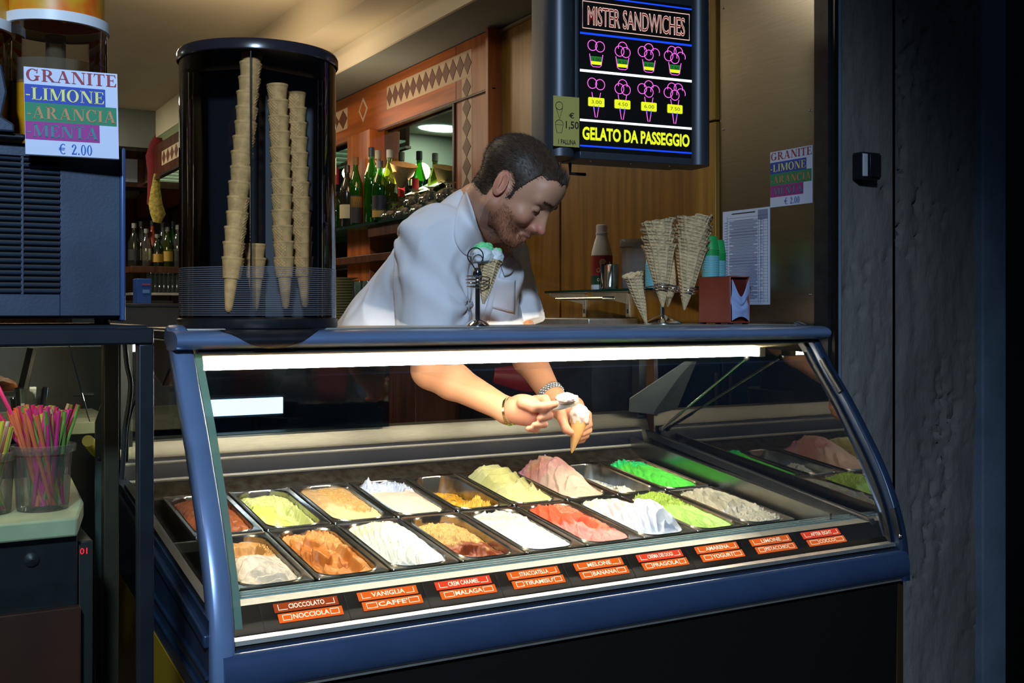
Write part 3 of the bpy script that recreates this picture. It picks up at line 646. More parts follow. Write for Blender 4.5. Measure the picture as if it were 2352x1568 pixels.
def granite_sign(F, w, h, th, label, cat, loc, back):
    t = thing('granita_price_sign', label, cat, loc)
    obj('board', plate(F, w, h, th, 0, 0, -th), K['w'], t, smooth=False)
    if back: obj('board_edge', plate(F, w, h*.012, th*2, 0, -h*.5, -th*1.5), K['blk'], t, smooth=False)
    def band(y0, y1, x1, m): obj('colour_band', plate(F, (x1)*w, (y1-y0)*h, .0004, -w/2+x1*w/2+.003*w, ((y0+y1)/2-.5)*h), m, t, smooth=False)
    band(.600, .805, .86, K['blue']); band(.385, .600, .98, K['grn']); band(.180, .385, .79, K['mag'])
    X = lambda f: -w/2+f*w; Y = lambda f: (f-.5)*h
    serif_text('GRANITE', F, X(.02), Y(.845), .97*w, .135*h, K['red'], t, .0007)
    serif_text('-LIMONE', F, X(.012), Y(.632), .84*w, .138*h, K['yel'], t, .0009)
    serif_text('-ARANCIA', F, X(.02), Y(.418), .955*w, .138*h, K['org'], t, .0009)
    serif_text('-MENTA', F, X(.02), Y(.212), .76*w, .138*h, K['teal'], t, .0009)
    serif_text('€ 2.00', F, X(.35), Y(.030), .36*w, .115*h, K['cy'], t, .0007)
    return t
# on the steel wall
XP = XW-.0135
a = P(1769, 351, X=XP); b = P(1866, 338, X=XP); c = P(1768, 480, X=XP)
z1 = (a.z+b.z)/2; cen = Vector((XP, (a.y+b.y)/2, (z1+c.z)/2+.004))
granite_sign(frame(cen, (0,-1,0), (0,-.0,1)), abs(a.y-b.y), z1-c.z, .0008, 'small granita price paper taped to the steel wall by the doorway', 'sign', cen, False)
a = P(1660, 487, X=XP); b = P(1768, 477, X=XP); c = P(1664, 700, X=XP)
cen = Vector((XP, (a.y+b.y)/2, (a.z+c.z)/2)); W_, H_ = abs(a.y-b.y), a.z-c.z
t = thing('allergen_list', 'long white printed price table hanging on the steel wall', 'notice', cen)
F = frame(cen, (0,-1,0), (0,0,1))
obj('sheet', plate(F, W_, H_, .001, 0, 0, -.0012), K['w'], t, smooth=False)
pm = flat('print_grey', S(120,130,165)); mb = MB(); r3 = random.Random(3)
for i in range(58):
    yy = H_*(.5-.11-i*.0145)
    if yy < -H_*.47: break
    q = plate(F, W_*.60*(1 if i % 3 else r3.uniform(.6, 1)), H_*.0085, .0002, -W_*.05, yy); mb.add(q.v, q.f)
    q = plate(F, W_*.07, H_*.007, .0002, -W_*.43, yy); mb.add(q.v, q.f) if i % 2 else None
    if r3.random() < .8: q = plate(F, W_*.05, H_*.006, .0002, W_*.33, yy); mb.add(q.v, q.f)
tag(obj('printed_rows', mb, pm, t, smooth=False), kind='stuff')
mb = MB()
for xx in (-.40, .27, .31, .38, .46): q = plate(F, .0006, H_*.92, .0003, W_*xx, -H_*.02); mb.add(q.v, q.f)
for i in range(30): q = plate(F, W_*.86, .0005, .0003, W_*.03, H_*(.42-i*.0305)); mb.add(q.v, q.f)
tag(obj('table_rules', mb, flat('print_navy', S(70,85,130)), t, smooth=False), kind='stuff')
tag(obj('heading', plate(F, W_*.5, H_*.012, .0003, -W_*.05, H_*.465), K['blk'], t, smooth=False))
obj('heading_block', plate(F, W_*.2, H_*.10, .0003, W_*.36, H_*.43), pm, t, smooth=False)

# ------------------------------------------------------------------ lit menu sign
o0 = P(1332, 345, Y=2.55); dx = Vector((.9951, -.0993, 0)); SW = .366
def zy(y): return (715-y)/FX*3.04
F = frame(Vector((o0.x, o0.y, E)), dx, (0,0,1))        # x from left edge of the face, y = height from eye level
sg = thing('menu_light_box', 'black lit menu light box with neon coloured ice cream drawings and prices', 'menu sign', o0)
M['signgrey'] = mat('grey_sign_housing', S(70,76,84), .4, .5)
def sbox(name, x0, x1, y0, y1, z0, z1, m, bevel=0):
    return obj(name, MB().add([F @ Vector((x, y, z)) for x in (x0, x1) for y in (y0, y1) for z in (z0, z1)], [(0,1,3,2),(4,6,7,5),(0,4,5,1),(2,3,7,6),(0,2,6,4),(1,5,7,3)]), m, sg, bevel=bevel)
zb, zt = zy(347), .93
sbox('face', 0, SW, zb, zt-.04, -.02, 0, M['blackp'])
sbox('back', -.005, SW+.005, zb-.002, zt, -.12, -.02, M['signgrey'])
for nm, x0, x1 in (('left_wing', -.092, -.001), ('right_wing', SW+.001, SW+.080)):
    cx = (x0+x1)/2; hw = (x1-x0)/2
    prof = [F @ Vector((cx+hw*math.cos(a), zb-.016, -.045+.05*math.sin(a))) for a in [math.pi*k/12 for k in range(13)]] + [F @ Vector((x0, zb-.016, -.12)), F @ Vector((x1, zb-.016, -.12))]
    obj(nm, MB().prism(prof, (0, 0, zt-zb+.016)), M['signgrey'], sg)
sbox('lower_lip', -.002, SW+.002, zb-.02, zb, -.12, .004, M['signgrey'], .002)
for i in range(3): obj('screw', MB().ball(F @ Vector((.05+i*.13, zb-.02, -.03)), .003, 8, 5), M['chrome'], sg)
obj('wall_bracket', MB().tube([F @ Vector((.02, zb-.02, -.10)), F @ Vector((.02, zb-.05, -.10)), F @ Vector((.07, zb-.05, -.10))], .005, 8), M['dark'], sg)
g_pink = emis('lit_pink_line', S(226,96,214), 1.6); g_blue = emis('lit_blue_line', (.01,.07,1.0), 1.1); g_white = emis('lit_white_line', (.85,1,.96), 2.2)
g_yel = emis('lit_yellow', (.82,.92,.02), 1.05); g_grn = emis('lit_green', (.02,.20,.03), .9); g_redd = emis('lit_dark_red', (.12,.010,.008), 1.0); g_box = emis('lit_pale_pink_outline', (1,.70,.62), .9)
def line(name, x0, y0, x1, y1, w, m, par=sg, z=.001):
    d = Vector((x1-x0, y1-y0)); n = Vector((-d.y, d.x)).normalized()*w/2
    v = [F @ Vector((x0+s*n.x, y0+s*n.y, zz)) for zz in (0, z) for x0_, y0_, s in ((0,0,0),)] if False else None
    pts = [(x0-n.x, y0-n.y), (x1-n.x, y1-n.y), (x1+n.x, y1+n.y), (x0+n.x, y0+n.y)]
    return obj(name, MB().prism([F @ Vector((a, b, 0)) for a, b in pts], (F.to_3x3() @ Vector((0,0,z)))), m, par, smooth=False)
line('rule', 0, zy(75), SW, zy(75), .0055, g_blue); line('rule', 0, zy(161), SW, zy(161), .0065, g_white)
line('rule', 0, zy(275), SW, zy(275), .0060, g_white); line('rule', 0, zy(334), SW, zy(334), .0045, g_blue); line('rule', .05, zy(-12), SW, zy(-12), .004, g_blue)
def poly(name, pts, r, m, par, closed=True): return obj(name, MB().tube([F @ Vector((a, b, .0008)) for a, b in pts], r, 6, closed=closed), m, par)
poly('title_frame', [(.008, zy(1)), (SW-.008, zy(1)), (SW-.008, zy(63)), (.008, zy(63))], .0011, g_box, sg)
title = frame(F @ Vector((SW/2, zy(33), 0)), dx, (0,0,1))
fit_text('MISTER SANDWICHES', title, SW*.86, .052, g_redd, sg, 'title_fill', lift=.0008, offset=.01)
fit_text('MISTER SANDWICHES', title, SW*.87, .054, g_box, sg, 'title_outline', lift=.0012, fill=False, bev=.014)
fit_text('GELATO DA PASSEGGIO', frame(F @ Vector((SW/2, zy(305), 0)), dx, (0,0,1)), SW*.96, .037, g_yel, sg, 'lettering', lift=.001, offset=.035)
def circ(cx, cy, r=.0150, n=22, a0=0, a1=360):
    return [(cx+r*math.cos(R_(a0+(a1-a0)*k/n)), cy+r*math.sin(R_(a0+(a1-a0)*k/n))) for k in range(n+(a1-a0 < 360))]
CUP = {0: [(-.012,.012),(.012,.010)], 1: [(-.009,.004),(.011,.002),(.001,.016)], 2: [(0,.002),(-.021,.010),(.021,.008),(0,.020)], 3: [(0,.000),(-.021,.006),(.021,.006),(-.010,.020),(.012,.020)]}
PR = ['3.00', '4.50', '6.00', '7.50']; CX = [.139, .368, .605, .843]
for i in range(4):
    cx = CX[i]*SW; cy = zy(110)-.001
    ic = obj('cup_drawing', MB().tube([F @ Vector((cx+a, cy+b, .0008)) for a, b in ((-.021,-.012),(-.016,-.043),(-.010,-.047),(.010,-.047),(.016,-.043),(.021,-.012))], .0010, 6), g_pink, sg)
    for k, (a, b) in enumerate(CUP[i]):
        poly('scoop_outline', circ(cx+a, cy+b, .0145) if k < 2 or i > 1 and k < 1 else circ(cx+a, cy+b, .0145, 18, -20, 200), .0010, g_pink, ic, k < 2 or i > 1 and k < 1)
    obj('cup_band', MB().prism([F @ Vector((cx+a, cy+b, 0)) for a, b in ((-.017,-.041),(.017,-.041),(.018,-.032),(-.018,-.032))], F.to_3x3() @ Vector((0,0,.0006))), g_yel, ic, smooth=False)
    obj('cup_band', MB().prism([F @ Vector((cx+a, cy+b, 0)) for a, b in ((-.018,-.032),(.018,-.032),(.0195,-.018),(-.0195,-.018))], F.to_3x3() @ Vector((0,0,.0006))), g_grn, ic, smooth=False)
    fit_text(PR[i], frame(F @ Vector((cx, cy-.027, .0008)), dx, (0,0,1)), .026, .009, K['blk'], ic, 'price')
    # cone row
    cy = zy(200)
    ic = obj('cone_drawing', MB().tube([F @ Vector((cx+a, cy+b, .0008)) for a, b in ((-.008,-.052),(-.003,-.080),(.003,-.080),(.008,-.052))], .0010, 6), g_pink, sg)
    for s in (-1, 1): obj('cone_side', MB().tube([F @ Vector((cx+s*.014, cy-.011, .0008)), F @ Vector((cx+s*.010, cy-.030, .0008))], .0010, 6), g_pink, ic)
    for s in (-1, 1): obj('cone_side', MB().tube([F @ Vector((cx+s*.0075, cy-.046, .0009)), F @ Vector((cx+s*.0055, cy-.060, .0009))], .0012, 6), g_blue, ic)
    for k, (a, b) in enumerate(CUP[i]): poly('scoop_outline', circ(cx+a*1.05, cy+b+.002, .0145) if k < 2 else circ(cx+a, cy+b+.002, .0145, 18, -20, 200), .0010, g_pink, ic, k < 2)
    tgp = rrect(.0255, .0125, .003, 0, 3)
    obj('price_tag', MB().prism([F @ Vector((cx+a, cy-.038+b, .001)) for a, b, _ in tgp], F.to_3x3() @ Vector((0,0,.0008))), g_yel, ic, smooth=False)
    fit_text(PR[i], frame(F @ Vector((cx, cy-.038, .002)), dx, (0,0,1)), .032, .010, flat('pencil_olive', (.16,.17,.01)), ic, 'price')
# yellowed note stuck to the left wing
nt_ = thing('price_note', 'yellowed handwritten note for one scoop on the left side of the menu light box', 'note', F @ Vector((-.046, zy(282), .008)))
Fn = frame(F @ Vector((-.0465, zy(283), .0085)), dx, (0,0,1))
obj('sheet', plate(Fn, .080, .138, .0006, 0, 0, -.0006), flat('yellowed_paper', S(176,166,86)), nt_, smooth=False)
ink = flat('black_ink', (.01,.01,.01))
def ft(txt, x, y, w, h, o=0): fit_text(txt, frame(Fn @ Vector((x, y, 0)), dx, (0,0,1)), w, h, ink, nt_, 'handwriting', offset=o)
ft('€', .016, .018, .016, .015, .01); ft('1,50', .018, -.010, .040, .024, .015); ft('1 PALLINA', .002, -.056, .054, .013, .018)
def pen(pts, closed=False): obj('handwriting', MB().tube([Fn @ Vector((a, b, .0006)) for a, b in pts], .0008, 5, closed=closed), ink, nt_)
pen([(-.022+.011*math.cos(a), .042+.011*math.sin(a)) for a in [k*math.pi/8 for k in range(16)]], True); pen([(-.032,.037),(-.021,.006),(-.012,.036)])
pen([(-.022+.012*math.cos(a), -.008+.011*math.sin(a)) for a in [k*math.pi/10 for k in range(11)]]); pen([(-.034,-.010),(-.029,-.032),(-.015,-.032),(-.010,-.010)], True)

# ------------------------------------------------------------------ wafer cones and the cone dispenser
M['wafer'] = mat('wafer', S(206,160,98), .75, noise=.25, nscale=60, bump=.2, bscale=300)
M['waffle'] = mat('pale_waffle', S(214,186,140), .8, noise=.2, nscale=60, bump=.3, bscale=300)
def cup_cone():
    V = []; n = 150; Z = []
    prof = [(.0040,-.118),(.0078,-.112),(.0118,-.080),(.0148,-.052),(.0158,-.047),(.0182,-.046),(.0186,-.040),(.0210,-.020),(.0232,-.006),(.0246,-.004),(.0246,0),(.0228,0),(.0195,-.02),(.0130,-.052),(.0060,-.10)]
    rows = []
    for i in range(len(prof)-1):
        (r0, z0), (r1, z1) = prof[i], prof[i+1]; k = max(1, int(abs(z1-z0)/.0012)) if i < 10 and z0 > -.06 else 3
        for j in range(k): rows.append((r0+(r1-r0)*j/k, z0+(z1-z0)*j/k, i < 10))
    rows.append((*prof[-1], False))
    for r, z, outer in rows:
        for k in range(n):
            a = 2*math.pi*k/n; d = 0
            if outer and (a < math.pi*.9):
                u1 = (a*3.2+z*380) % 1.0 if False else 0
                p_ = math.sin(a*17+z*800); q_ = math.sin(a*17-z*800)
                d = .0013*max(0, max(p_, q_)-.45)/.55 if -.046 < z < -.007 else 0
            V.append(((r+d)*math.cos(a), (r+d)*math.sin(a), z))
    m_ = len(rows); fs = [(i*n+k, i*n+(k+1) % n, (i+1)*n+(k+1) % n, (i+1)*n+k) for i in range(m_-1) for k in range(n)]
    fs.append(tuple(range(n-1, -1, -1)))
    me = MB().add(V, fs).mesh('wafer_cone', angle=60); me.materials.append(M['wafer']); return me
ccm = cup_cone()
DC = Vector((.737, 2.48)); DR = .176; ZB = E-.0370
disp = thing('cone_dispenser', 'clear round cone dispenser with black lid on the display case', 'cone dispenser', (DC.x, DC.y, ZB))
obj('base', MB().lathe([(.05,0),(DR+.002,0),(DR+.004,.004),(DR+.004,.020),(DR-.004,.024),(.02,.024)], (DC.x, DC.y, ZB), 56, cap0=True, cap1=True), M['black'], disp)
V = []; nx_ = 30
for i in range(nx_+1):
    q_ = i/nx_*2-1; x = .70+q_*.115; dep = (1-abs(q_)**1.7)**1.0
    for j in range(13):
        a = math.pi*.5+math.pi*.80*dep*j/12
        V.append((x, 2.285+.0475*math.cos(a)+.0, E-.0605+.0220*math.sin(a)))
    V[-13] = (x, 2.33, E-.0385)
obj('rail_crescent', MB().add(V, [(i*13+j, i*13+j+1, (i+1)*13+j+1, (i+1)*13+j) for i in range(nx_) for j in range(12)]), M['black'], disp)  # black crescent sheet wrapped over the top rail
M['acryl'] = glass('smoky_acrylic', (.93,.94,.95), 1.0, ior=1.4)
obj('tube', MB().lathe([(DR,.022),(DR,.622)], (DC.x, DC.y, ZB), 72), M['acryl'], disp)
M['lidm'] = mat('dark_brown_black_lid', (.022,.018,.024), .22, coat=.5)
obj('lid', MB().lathe([(DR+.0035,.600),(DR+.0055,.602),(DR+.0055,.617),(DR+.002,.624),(.05,.630),(.001,.631)], (DC.x, DC.y, ZB), 72), M['lidm'], disp)
obj('lid_underside', MB().lathe([(DR-.001,.602),(.001,.602)], (DC.x, DC.y, ZB), 60), M['black'], disp)
mb = MB()
for i in range(24): mb.lathe([(DR+.0008,.028+i*.0045),(DR+.0012,.0285+i*.0045),(DR+.0012,.030+i*.0045),(DR+.0008,.0305+i*.0045)], (DC.x, DC.y, ZB), 72)
tag(obj('white_stripes', mb, glass('pale_stripe', (.6,.6,.62), .6, body=.35, bodycol=(.6,.6,.66)), disp), kind='stuff')
# inner dividers: three upright black panels with bright edges
M['div'] = mat('black_divider', (.010,.011,.014), .18)
for ang, m in ((-112, M['div']), (18, mat('grey_divider', (.10,.11,.12), .3)), (135, M['div'])):
    d = Vector((math.cos(R_(ang)), math.sin(R_(ang)), 0)); nrm = Vector((-d.y, d.x, 0))
    A = Vector((DC.x, DC.y, ZB+.024)); 
    obj('divider', MB().add([A+d*s+nrm*q+Vector((0,0,z)) for s in (.01, DR-.008) for q in (-.0015,.0015) for z in (0,.574)], [(0,1,3,2),(4,6,7,5),(0,4,5,1),(2,3,7,6),(0,2,6,4),(1,5,7,3)]), m, disp)
    obj('divider_edge', MB().tube([A+d*(DR-.007), A+d*(DR-.007)+Vector((0,0,.574))], .0022, 8), M['chrome'], disp)
obj('core', MB().lathe([(.016,.024),(.016,.598)], (DC.x, DC.y, ZB), 3), M['div'], disp)
ORD = ['topmost']+[x+' from the top' for x in 'second third fourth fifth sixth seventh eighth ninth tenth eleventh twelfth thirteenth fourteenth fifteenth sixteenth seventeenth eighteenth nineteenth twentieth twenty-first twenty-second'.split()]
def cone_stack(p0, p1, n, where, mesh, grp, name='wafer_cone', r=rnd):
    """n nested cones whose mouths run from p0 (lowest) to p1 (topmost)"""
    d = (p1-p0).normalized(); q = d.to_track_quat('Z', 'Y')
    for i in range(n):
        o = bpy.data.objects.new(name, mesh); COL.objects.link(o)
        o.location = p0.lerp(p1, i/max(1, n-1)) + Vector((r.uniform(-.0012,.0012), r.uniform(-.0012,.0012), 0))
        o.rotation_mode = 'QUATERNION'
        o.rotation_quaternion = q @ Matrix.Rotation(CRZ+r.uniform(-.5,.5), 3, 'Z').to_quaternion()
        tag(o, f'{ORD[n-1-i]} {where}', 'ice cream cone', grp)
CRZ = R_(-150)
def dp(px, py, Y): return P(px, py, Y=Y)
cone_stack(dp(536,592,2.345), dp(579,112,2.365), 15, 'cone of the leaning left stack in the round dispenser', ccm, 'wafer cones in the left stack')
cone_stack(dp(652,590,2.42), dp(638,195,2.43), 12, 'cone of the middle stack in the round dispenser', ccm, 'wafer cones in the middle stack')
cone_stack(dp(696,590,2.46), dp(678,214,2.47), 12, 'cone of the right stack in the round dispenser', ccm, 'wafer cones in the right stack')
cone_stack(dp(586,592,2.42), dp(586,560,2.42), 2, 'cone of the short dim stack behind the leaning one', ccm, 'wafer cones in the short stack')
# ---- waffle cones
def waffle(Rm, Ln, seed, nt=170, nz=150):
    V = []
    for j in range(nz+1):
        s = j/nz
        for i in range(nt+1):
            a = 2.25*math.pi*i/nt-.125*math.pi; top = Ln*(1-.07*(.5+.5*math.sin(a*.9+seed)))+.006*mnoise.noise(Vector((a*2.2, seed, 1)))
            z = s*top; r = Rm*(z/Ln)**.92+.0025+.0022*(i/nt)*(z/Ln)
            zz = z*math.cos(0); g1 = math.cos(2*math.pi*(z+a*.006)/.0095); g2 = math.cos(a*9.5*(1 if z > Ln*.45 else .7))
            rd = .0026*max(0, max(g1, g2)-.55)/.45*(min(1, z/(Ln*.35))); 
            edge = .0035*mnoise.noise(Vector((a*9, seed, 7)))*(s > .95)
            V.append(((r+rd+edge+.0045*max(0, s-.90)/.10)*math.cos(a), (r+rd+edge+.0045*max(0, s-.90)/.10)*math.sin(a), z-Ln))
    n1 = nt+1; fs = [(j*n1+i, j*n1+i+1, (j+1)*n1+i+1, (j+1)*n1+i) for j in range(nz) for i in range(nt)]
    me = MB().add(V, fs).mesh('waffle_cone', angle=70); me.materials.append(M['waffle']); return me
w1, w2, ws = waffle(.043, .185, 1.0), waffle(.045, .195, 4.2), waffle(.0215, .150, 2.0)
rr2 = random.Random(5)
CRZ = R_(-100); YH = 2.50
cone_stack(P(1515,556,Y=YH), P(1512,524,Y=YH), 1, 'x', w1, 'x') if False else None
def big_stack(tip, top, n, pitch, mesh, label):
    d = (top-tip).normalized(); q = d.to_track_quat('Z', 'Y'); Ln = .185 if mesh is w1 else .195
    for i in range(n):
        o = bpy.data.objects.new('waffle_cone', mesh); COL.objects.link(o); o.location = tip+d*(Ln+pitch*i); o.rotation_mode = 'QUATERNION'
        qq = q @ Matrix.Rotation(R_(-100)+rr2.uniform(-1.3, 1.3), 3, 'Z').to_quaternion() @ Matrix.Rotation(rr2.uniform(-.03,.03), 3, 'X').to_quaternion()
        o.rotation_quaternion = qq
        tag(o, f'{ORD[n-1-i]} large waffle cone of the {label}', 'ice cream cone', 'large waffle cones in the counter stand')
big_stack(P(1521,706,Y=YH), P(1513,524,Y=YH), 4, .0235, w1, 'left full stack in the chrome stand')
big_stack(P(1573,712,Y=YH-.01), P(1593,518,Y=YH-.02), 5, .0200, w2, 'right full stack in the chrome stand')
big_stack(P(1533,704,Y=YH+.07), P(1551,560,Y=YH+.07), 2, .0165, w1, 'stack behind, between the two full ones')
o = bpy.data.objects.new('waffle_cone', ws); COL.objects.link(o); tip = P(1486,749,Y=YH-.03); top = P(1453,626,Y=YH-.02); o.location = top
o.rotation_mode = 'QUATERNION'; o.rotation_quaternion = (top-tip).normalized().to_track_quat('Z', 'Y'); tag(o, 'single small waffle cone tilted in the left ring of the chrome stand', 'ice cream cone')
# chrome stand
base = P(1522, 753, Y=YH); base.z = E-.0370
hs = thing('cone_stand', 'chrome cone stand with round base and wire coils, right of the man', 'cone stand', base)
obj('base', MB().lathe([(.055,0),(.055,.004),(.045,.011),(.025,.020),(.008,.027),(.001,.028)], base, 36, cap0=True), M['chrome'], hs)
topz = P(1522, 655, Y=YH).z
obj('stem', MB().tube([base+Vector((0,0,.025)), Vector((base.x, base.y, topz-.012))], .0058, 14), M['chrome'], hs)
def coil(c, r0, turns, pitch, d=Vector((0,0,1))):
    q = d.to_track_quat('Z', 'Y'); pts = []
    for k in range(int(turns*20)+1):
        a = 2*math.pi*k/20; z = k/20*pitch; pts.append(c+q @ Vector(((r0-.10*z)*math.cos(a), (r0-.10*z)*math.sin(a), -z)))
    return pts
for (px, py, Y, r) in ((1466,660,YH-.02,.020),(1521,652,YH,.027),(1580,660,YH-.01,.024),(1545,655,YH+.07,.024)):
    c = P(px, py, Y=Y); obj('wire_coil', MB().tube(coil(c, r, 3, .0075), .0016, 8), M['chrome'], hs)
    obj('arm', MB().tube([c+Vector((r if px < 1521 else -r, 0, 0)), Vector((base.x, base.y, topz+.002))], .0017, 8), M['chrome'], hs)
# ---- near stand with the two-scoop cone
YN = 2.42; base = P(1097, 765, Y=YN); base.z = E-.0370
hs = thing('cone_stand', 'small chrome cone stand with a wire loop, in front of the man', 'cone stand', base)
obj('base', MB().lathe([(.030,0),(.030,.003),(.022,.011),(.010,.017),(.001,.018)], base, 32, cap0=True), M['chrome'], hs)
tz = P(1097, 620, Y=YN).z
obj('stem', MB().tube([base+Vector((0,0,.015)), Vector((base.x, base.y, tz-.03)), Vector((base.x, base.y, tz))], [.0062,.0062,.0040], 14), M['dark'] if False else M['chrome'], hs)
obj('stem_cap', MB().lathe([(.011,-.012),(.013,-.004),(.011,.004),(.014,.008),(.006,.012)], (base.x, base.y, tz-.006), 20), M['chrome'], hs)
obj('wire_coil', MB().tube(coil(P(1097, 634, Y=YN), .031, 3.2, .009), .0016, 8), M['chrome'], hs)
lp = [P(1097-3, 622, Y=YN-.01)]
for k in range(21):
    a = R_(-120+300*k/20*1.0); lp.append(P(1092-17*math.sin(a+math.pi)*-1 if False else 1092+18*math.sin(R_(-150+300*k/20)), 588-19*math.cos(R_(-150+300*k/20)), Y=YN-.045))
lp.append(P(1100, 622, Y=YN-.01))
obj('wire_loop', MB().tube(lp, .0015, 8), M['dark'], hs)
sc_ = bpy.data.objects.new('waffle_cone', ws); COL.objects.link(sc_); tip = P(1110,700,Y=YN+.01); top = P(1124,597,Y=YN+.01); sc_.location = top
sc_.rotation_mode = 'QUATERNION'; sc_.rotation_quaternion = (top-tip).normalized().to_track_quat('Z', 'Y'); sc_.scale = (1.15, 1.15, .75)
tag(sc_, 'waffle cone under the mint scoops in the small stand', 'ice cream cone')
def scoop_mesh(balls, seed, amp, cols, name='ice_cream_scoops'):
    V = []; Fc = []; C = []
    for (c, r, s3, col) in balls:
        n, m = 40, 26; b0 = len(V)
        for i in range(m+1):
            ph = math.pi*i/m
            for k in range(n):
                a = 2*math.pi*k/n; d = Vector((math.sin(ph)*math.cos(a), math.sin(ph)*math.sin(a), -math.cos(ph)))
                f = mnoise.fractal(d*2.6+Vector((seed, 0, c.x)), .8, 2.2, 5); f2 = abs(mnoise.noise(d*7+Vector((seed, 1, 1))))
                skirt = .18*math.exp(-((d.z+.55)/.2)**2)*(1+1.5*mnoise.noise(Vector((a*2.5, seed, 3))))
                rr_ = r*(1+amp*f+amp*.5*f2+skirt*amp*4); p = c+Vector((d.x*s3[0], d.y*s3[1], d.z*s3[2]))*rr_
                V.append(tuple(p)); C.append((*[min(1, x*(1+.1*f)) for x in (col if not callable(col) else col(d, f))], 1))
        Fc += [(b0+i*n+k, b0+i*n+(k+1) % n, b0+(i+1)*n+(k+1) % n, b0+(i+1)*n+k) for i in range(m) for k in range(n)]
    me = bpy.data.meshes.new(name); me.from_pydata(V, [], Fc); me.polygons.foreach_set('use_smooth', [True]*len(me.polygons))
    ca = me.color_attributes.new('Col', 'FLOAT_COLOR', 'POINT'); ca.data.foreach_set('color', np.array(C, 'f').ravel()); me.materials.append(M['gel']); return me
mint = S(120,226,150); wht = S(222,228,228)
cA = P(1116, 588, Y=YN+.01)
t = thing('ice_cream_scoops', 'white and mint-green scoops on the cone in the small stand', 'ice cream', cA)
o = obj('white_scoop', scoop_mesh([(cA+Vector((-.014,-.01,0)), .026, (1,1,.8), wht), (cA+Vector((.020,-.006,-.002)), .024, (1,1,.85), wht)], 2.0, .14, None), M['gel'], t)
o = obj('mint_scoop', scoop_mesh([(cA+Vector((-.006,0,.018)), .021, (1.15,1,.8), mint), (cA+Vector((.030,-.004,.012)), .012, (1,1,.8), mint)], 5.0, .22, None), M['gel'], t)

# ---- napkin box
Fb = P(1677, 752, Y=2.40); zb_ = E-.0370
nb = thing('napkin_dispenser', 'terracotta red napkin box on the right end of the display case', 'napkin dispenser', (Fb.x, Fb.y, zb_))
ang = R_(90+4); xd = -Vector((math.cos(ang), math.sin(ang), 0)); yd = Vector((-xd.y, xd.x, 0))*1; C0 = Vector((Fb.x, Fb.y, zb_+.004))
yd = Vector((1, .07, 0)).normalized()
mred = mat('terracotta_plastic', S(150,66,48), .35)
def nbb(name, l0, l1, d0, d1, z0, z1, m, bv=.002):
    return obj(name, MB().add([C0 - xd*l + yd*d + Vector((0,0,z)) for l in (l0, l1) for d in (d0, d1) for z in (z0, z1)], [(0,2,3,1),(4,5,7,6),(0,1,5,4),(2,6,7,3),(0,4,6,2),(1,3,7,5)]), m, nb, bevel=bv)
nbb('side_panel', 0, .129, 0, .004, 0, .134, mred); nbb('side_panel', 0, .129, .076, .080, 0, .134, mred)
nbb('end_panel', .125, .129, 0, .08, 0, .134, mred); nbb('top_panel', 0, .129, 0, .08, .130, .134, mred); nbb('bottom_panel', 0, .129, 0, .08, 0, .004, mred)
for i, j in ((.01,.01),(.12,.01),(.01,.07),(.12,.07)): nbb('foot', i-.006, i+.006, j-.006, j+.006, -.004, 0, M['rubber'], 0)
V = []; n1, n2 = 18, 24                                    # bulging folded napkins in the open end
for j in range(n2+1):
    for i in range(n1+1):
        u, v = i/n1, j/n2; topcut = .125-.050*math.sin(math.pi*u)**1.5
        z = .006+v*(topcut-.006)+.012*(1-v)*math.sin(math.pi*u)
        b_ = .012*math.sin(math.pi*u)*(.4+.6*math.sin(math.pi*min(1, v*1.1)))-.010*math.exp(-((v-.5)/.10)**2)+.003*mnoise.noise(Vector((u*4, v*5, 1)))
        V.append(C0+xd*(.001+b_*.6)+yd*(.006+.068*u)+Vector((0,0,z)))
obj('napkins', MB().add(V, [(j*(n1+1)+i, j*(n1+1)+i+1, (j+1)*(n1+1)+i+1, (j+1)*(n1+1)+i) for j in range(n2) for i in range(n1)]), mat('pale_blue_napkins', S(150,170,212), .7), nb, angle=60)
nbb('inner_plate', .012, .014, .004, .076, .004, .13, mat('dark_terracotta', S(90,30,24), .5), 0)

# ------------------------------------------------------------------ glass shelf on the right wall and what stands on it
XS = 2.17
sy0, sy1 = P(1612, 660, X=XS).y, P(1252, 660, X=XS).y; zs = E+.0775
sh = thing('glass_wall_shelf', 'glass shelf on the wooden wall behind the cone stand', 'shelf', (XS+.1, 3.1, zs))
obj('pane', MB().box(XS, XW-.03, sy0, sy1, zs-.008, zs), M['glassgreen'], sh, bevel=.001)
obj('pane_edge', MB().box(XS-.002, XS, sy0, sy1, zs-.008, zs), mat('dark_green_glass_edge', (.01,.035,.025), .15), sh)
for px in (1445, 1345):
    y = P(px, 700, X=XW-.025).y
    tp_ = obj('slotted_upright', MB().box(XW-.032, XW-.022, y-.012, y+.012, E-.022, zs-.012), M['alu'], sh, bevel=.001)
    for k in range(2): obj('slot', MB().box(XW-.0335, XW-.0315, y-.003, y+.003, zs-.05-k*.035, zs-.034-k*.035), M['rubber'], tp_)
    obj('bracket', MB().prism([(XW-.032, y-.003, zs-.009), (XS+.04, y-.003, zs-.009), (XS+.04, y-.003, zs-.018), (XW-.032, y-.003, zs-.05)], (0,.006,0)), M['alu'], sh)
obj('rod', MB().tube([(XS+.02, sy1-.05, zs-.03), (XS+.02, P(1375, 690, X=XS).y, zs-.03), (XS+.06, P(1378, 690, X=XS).y, zs-.03)], .006, 8), M['steel'], sh)
def on_shelf(px, x=2.27):
    p = P(px, 660, X=x); return Vector((p.x, p.y, zs))
p = on_shelf(1382, 2.26)
sb = thing('syrup_bottle', 'white plastic squeeze bottle with a dark red label on the glass shelf', 'bottle', p)
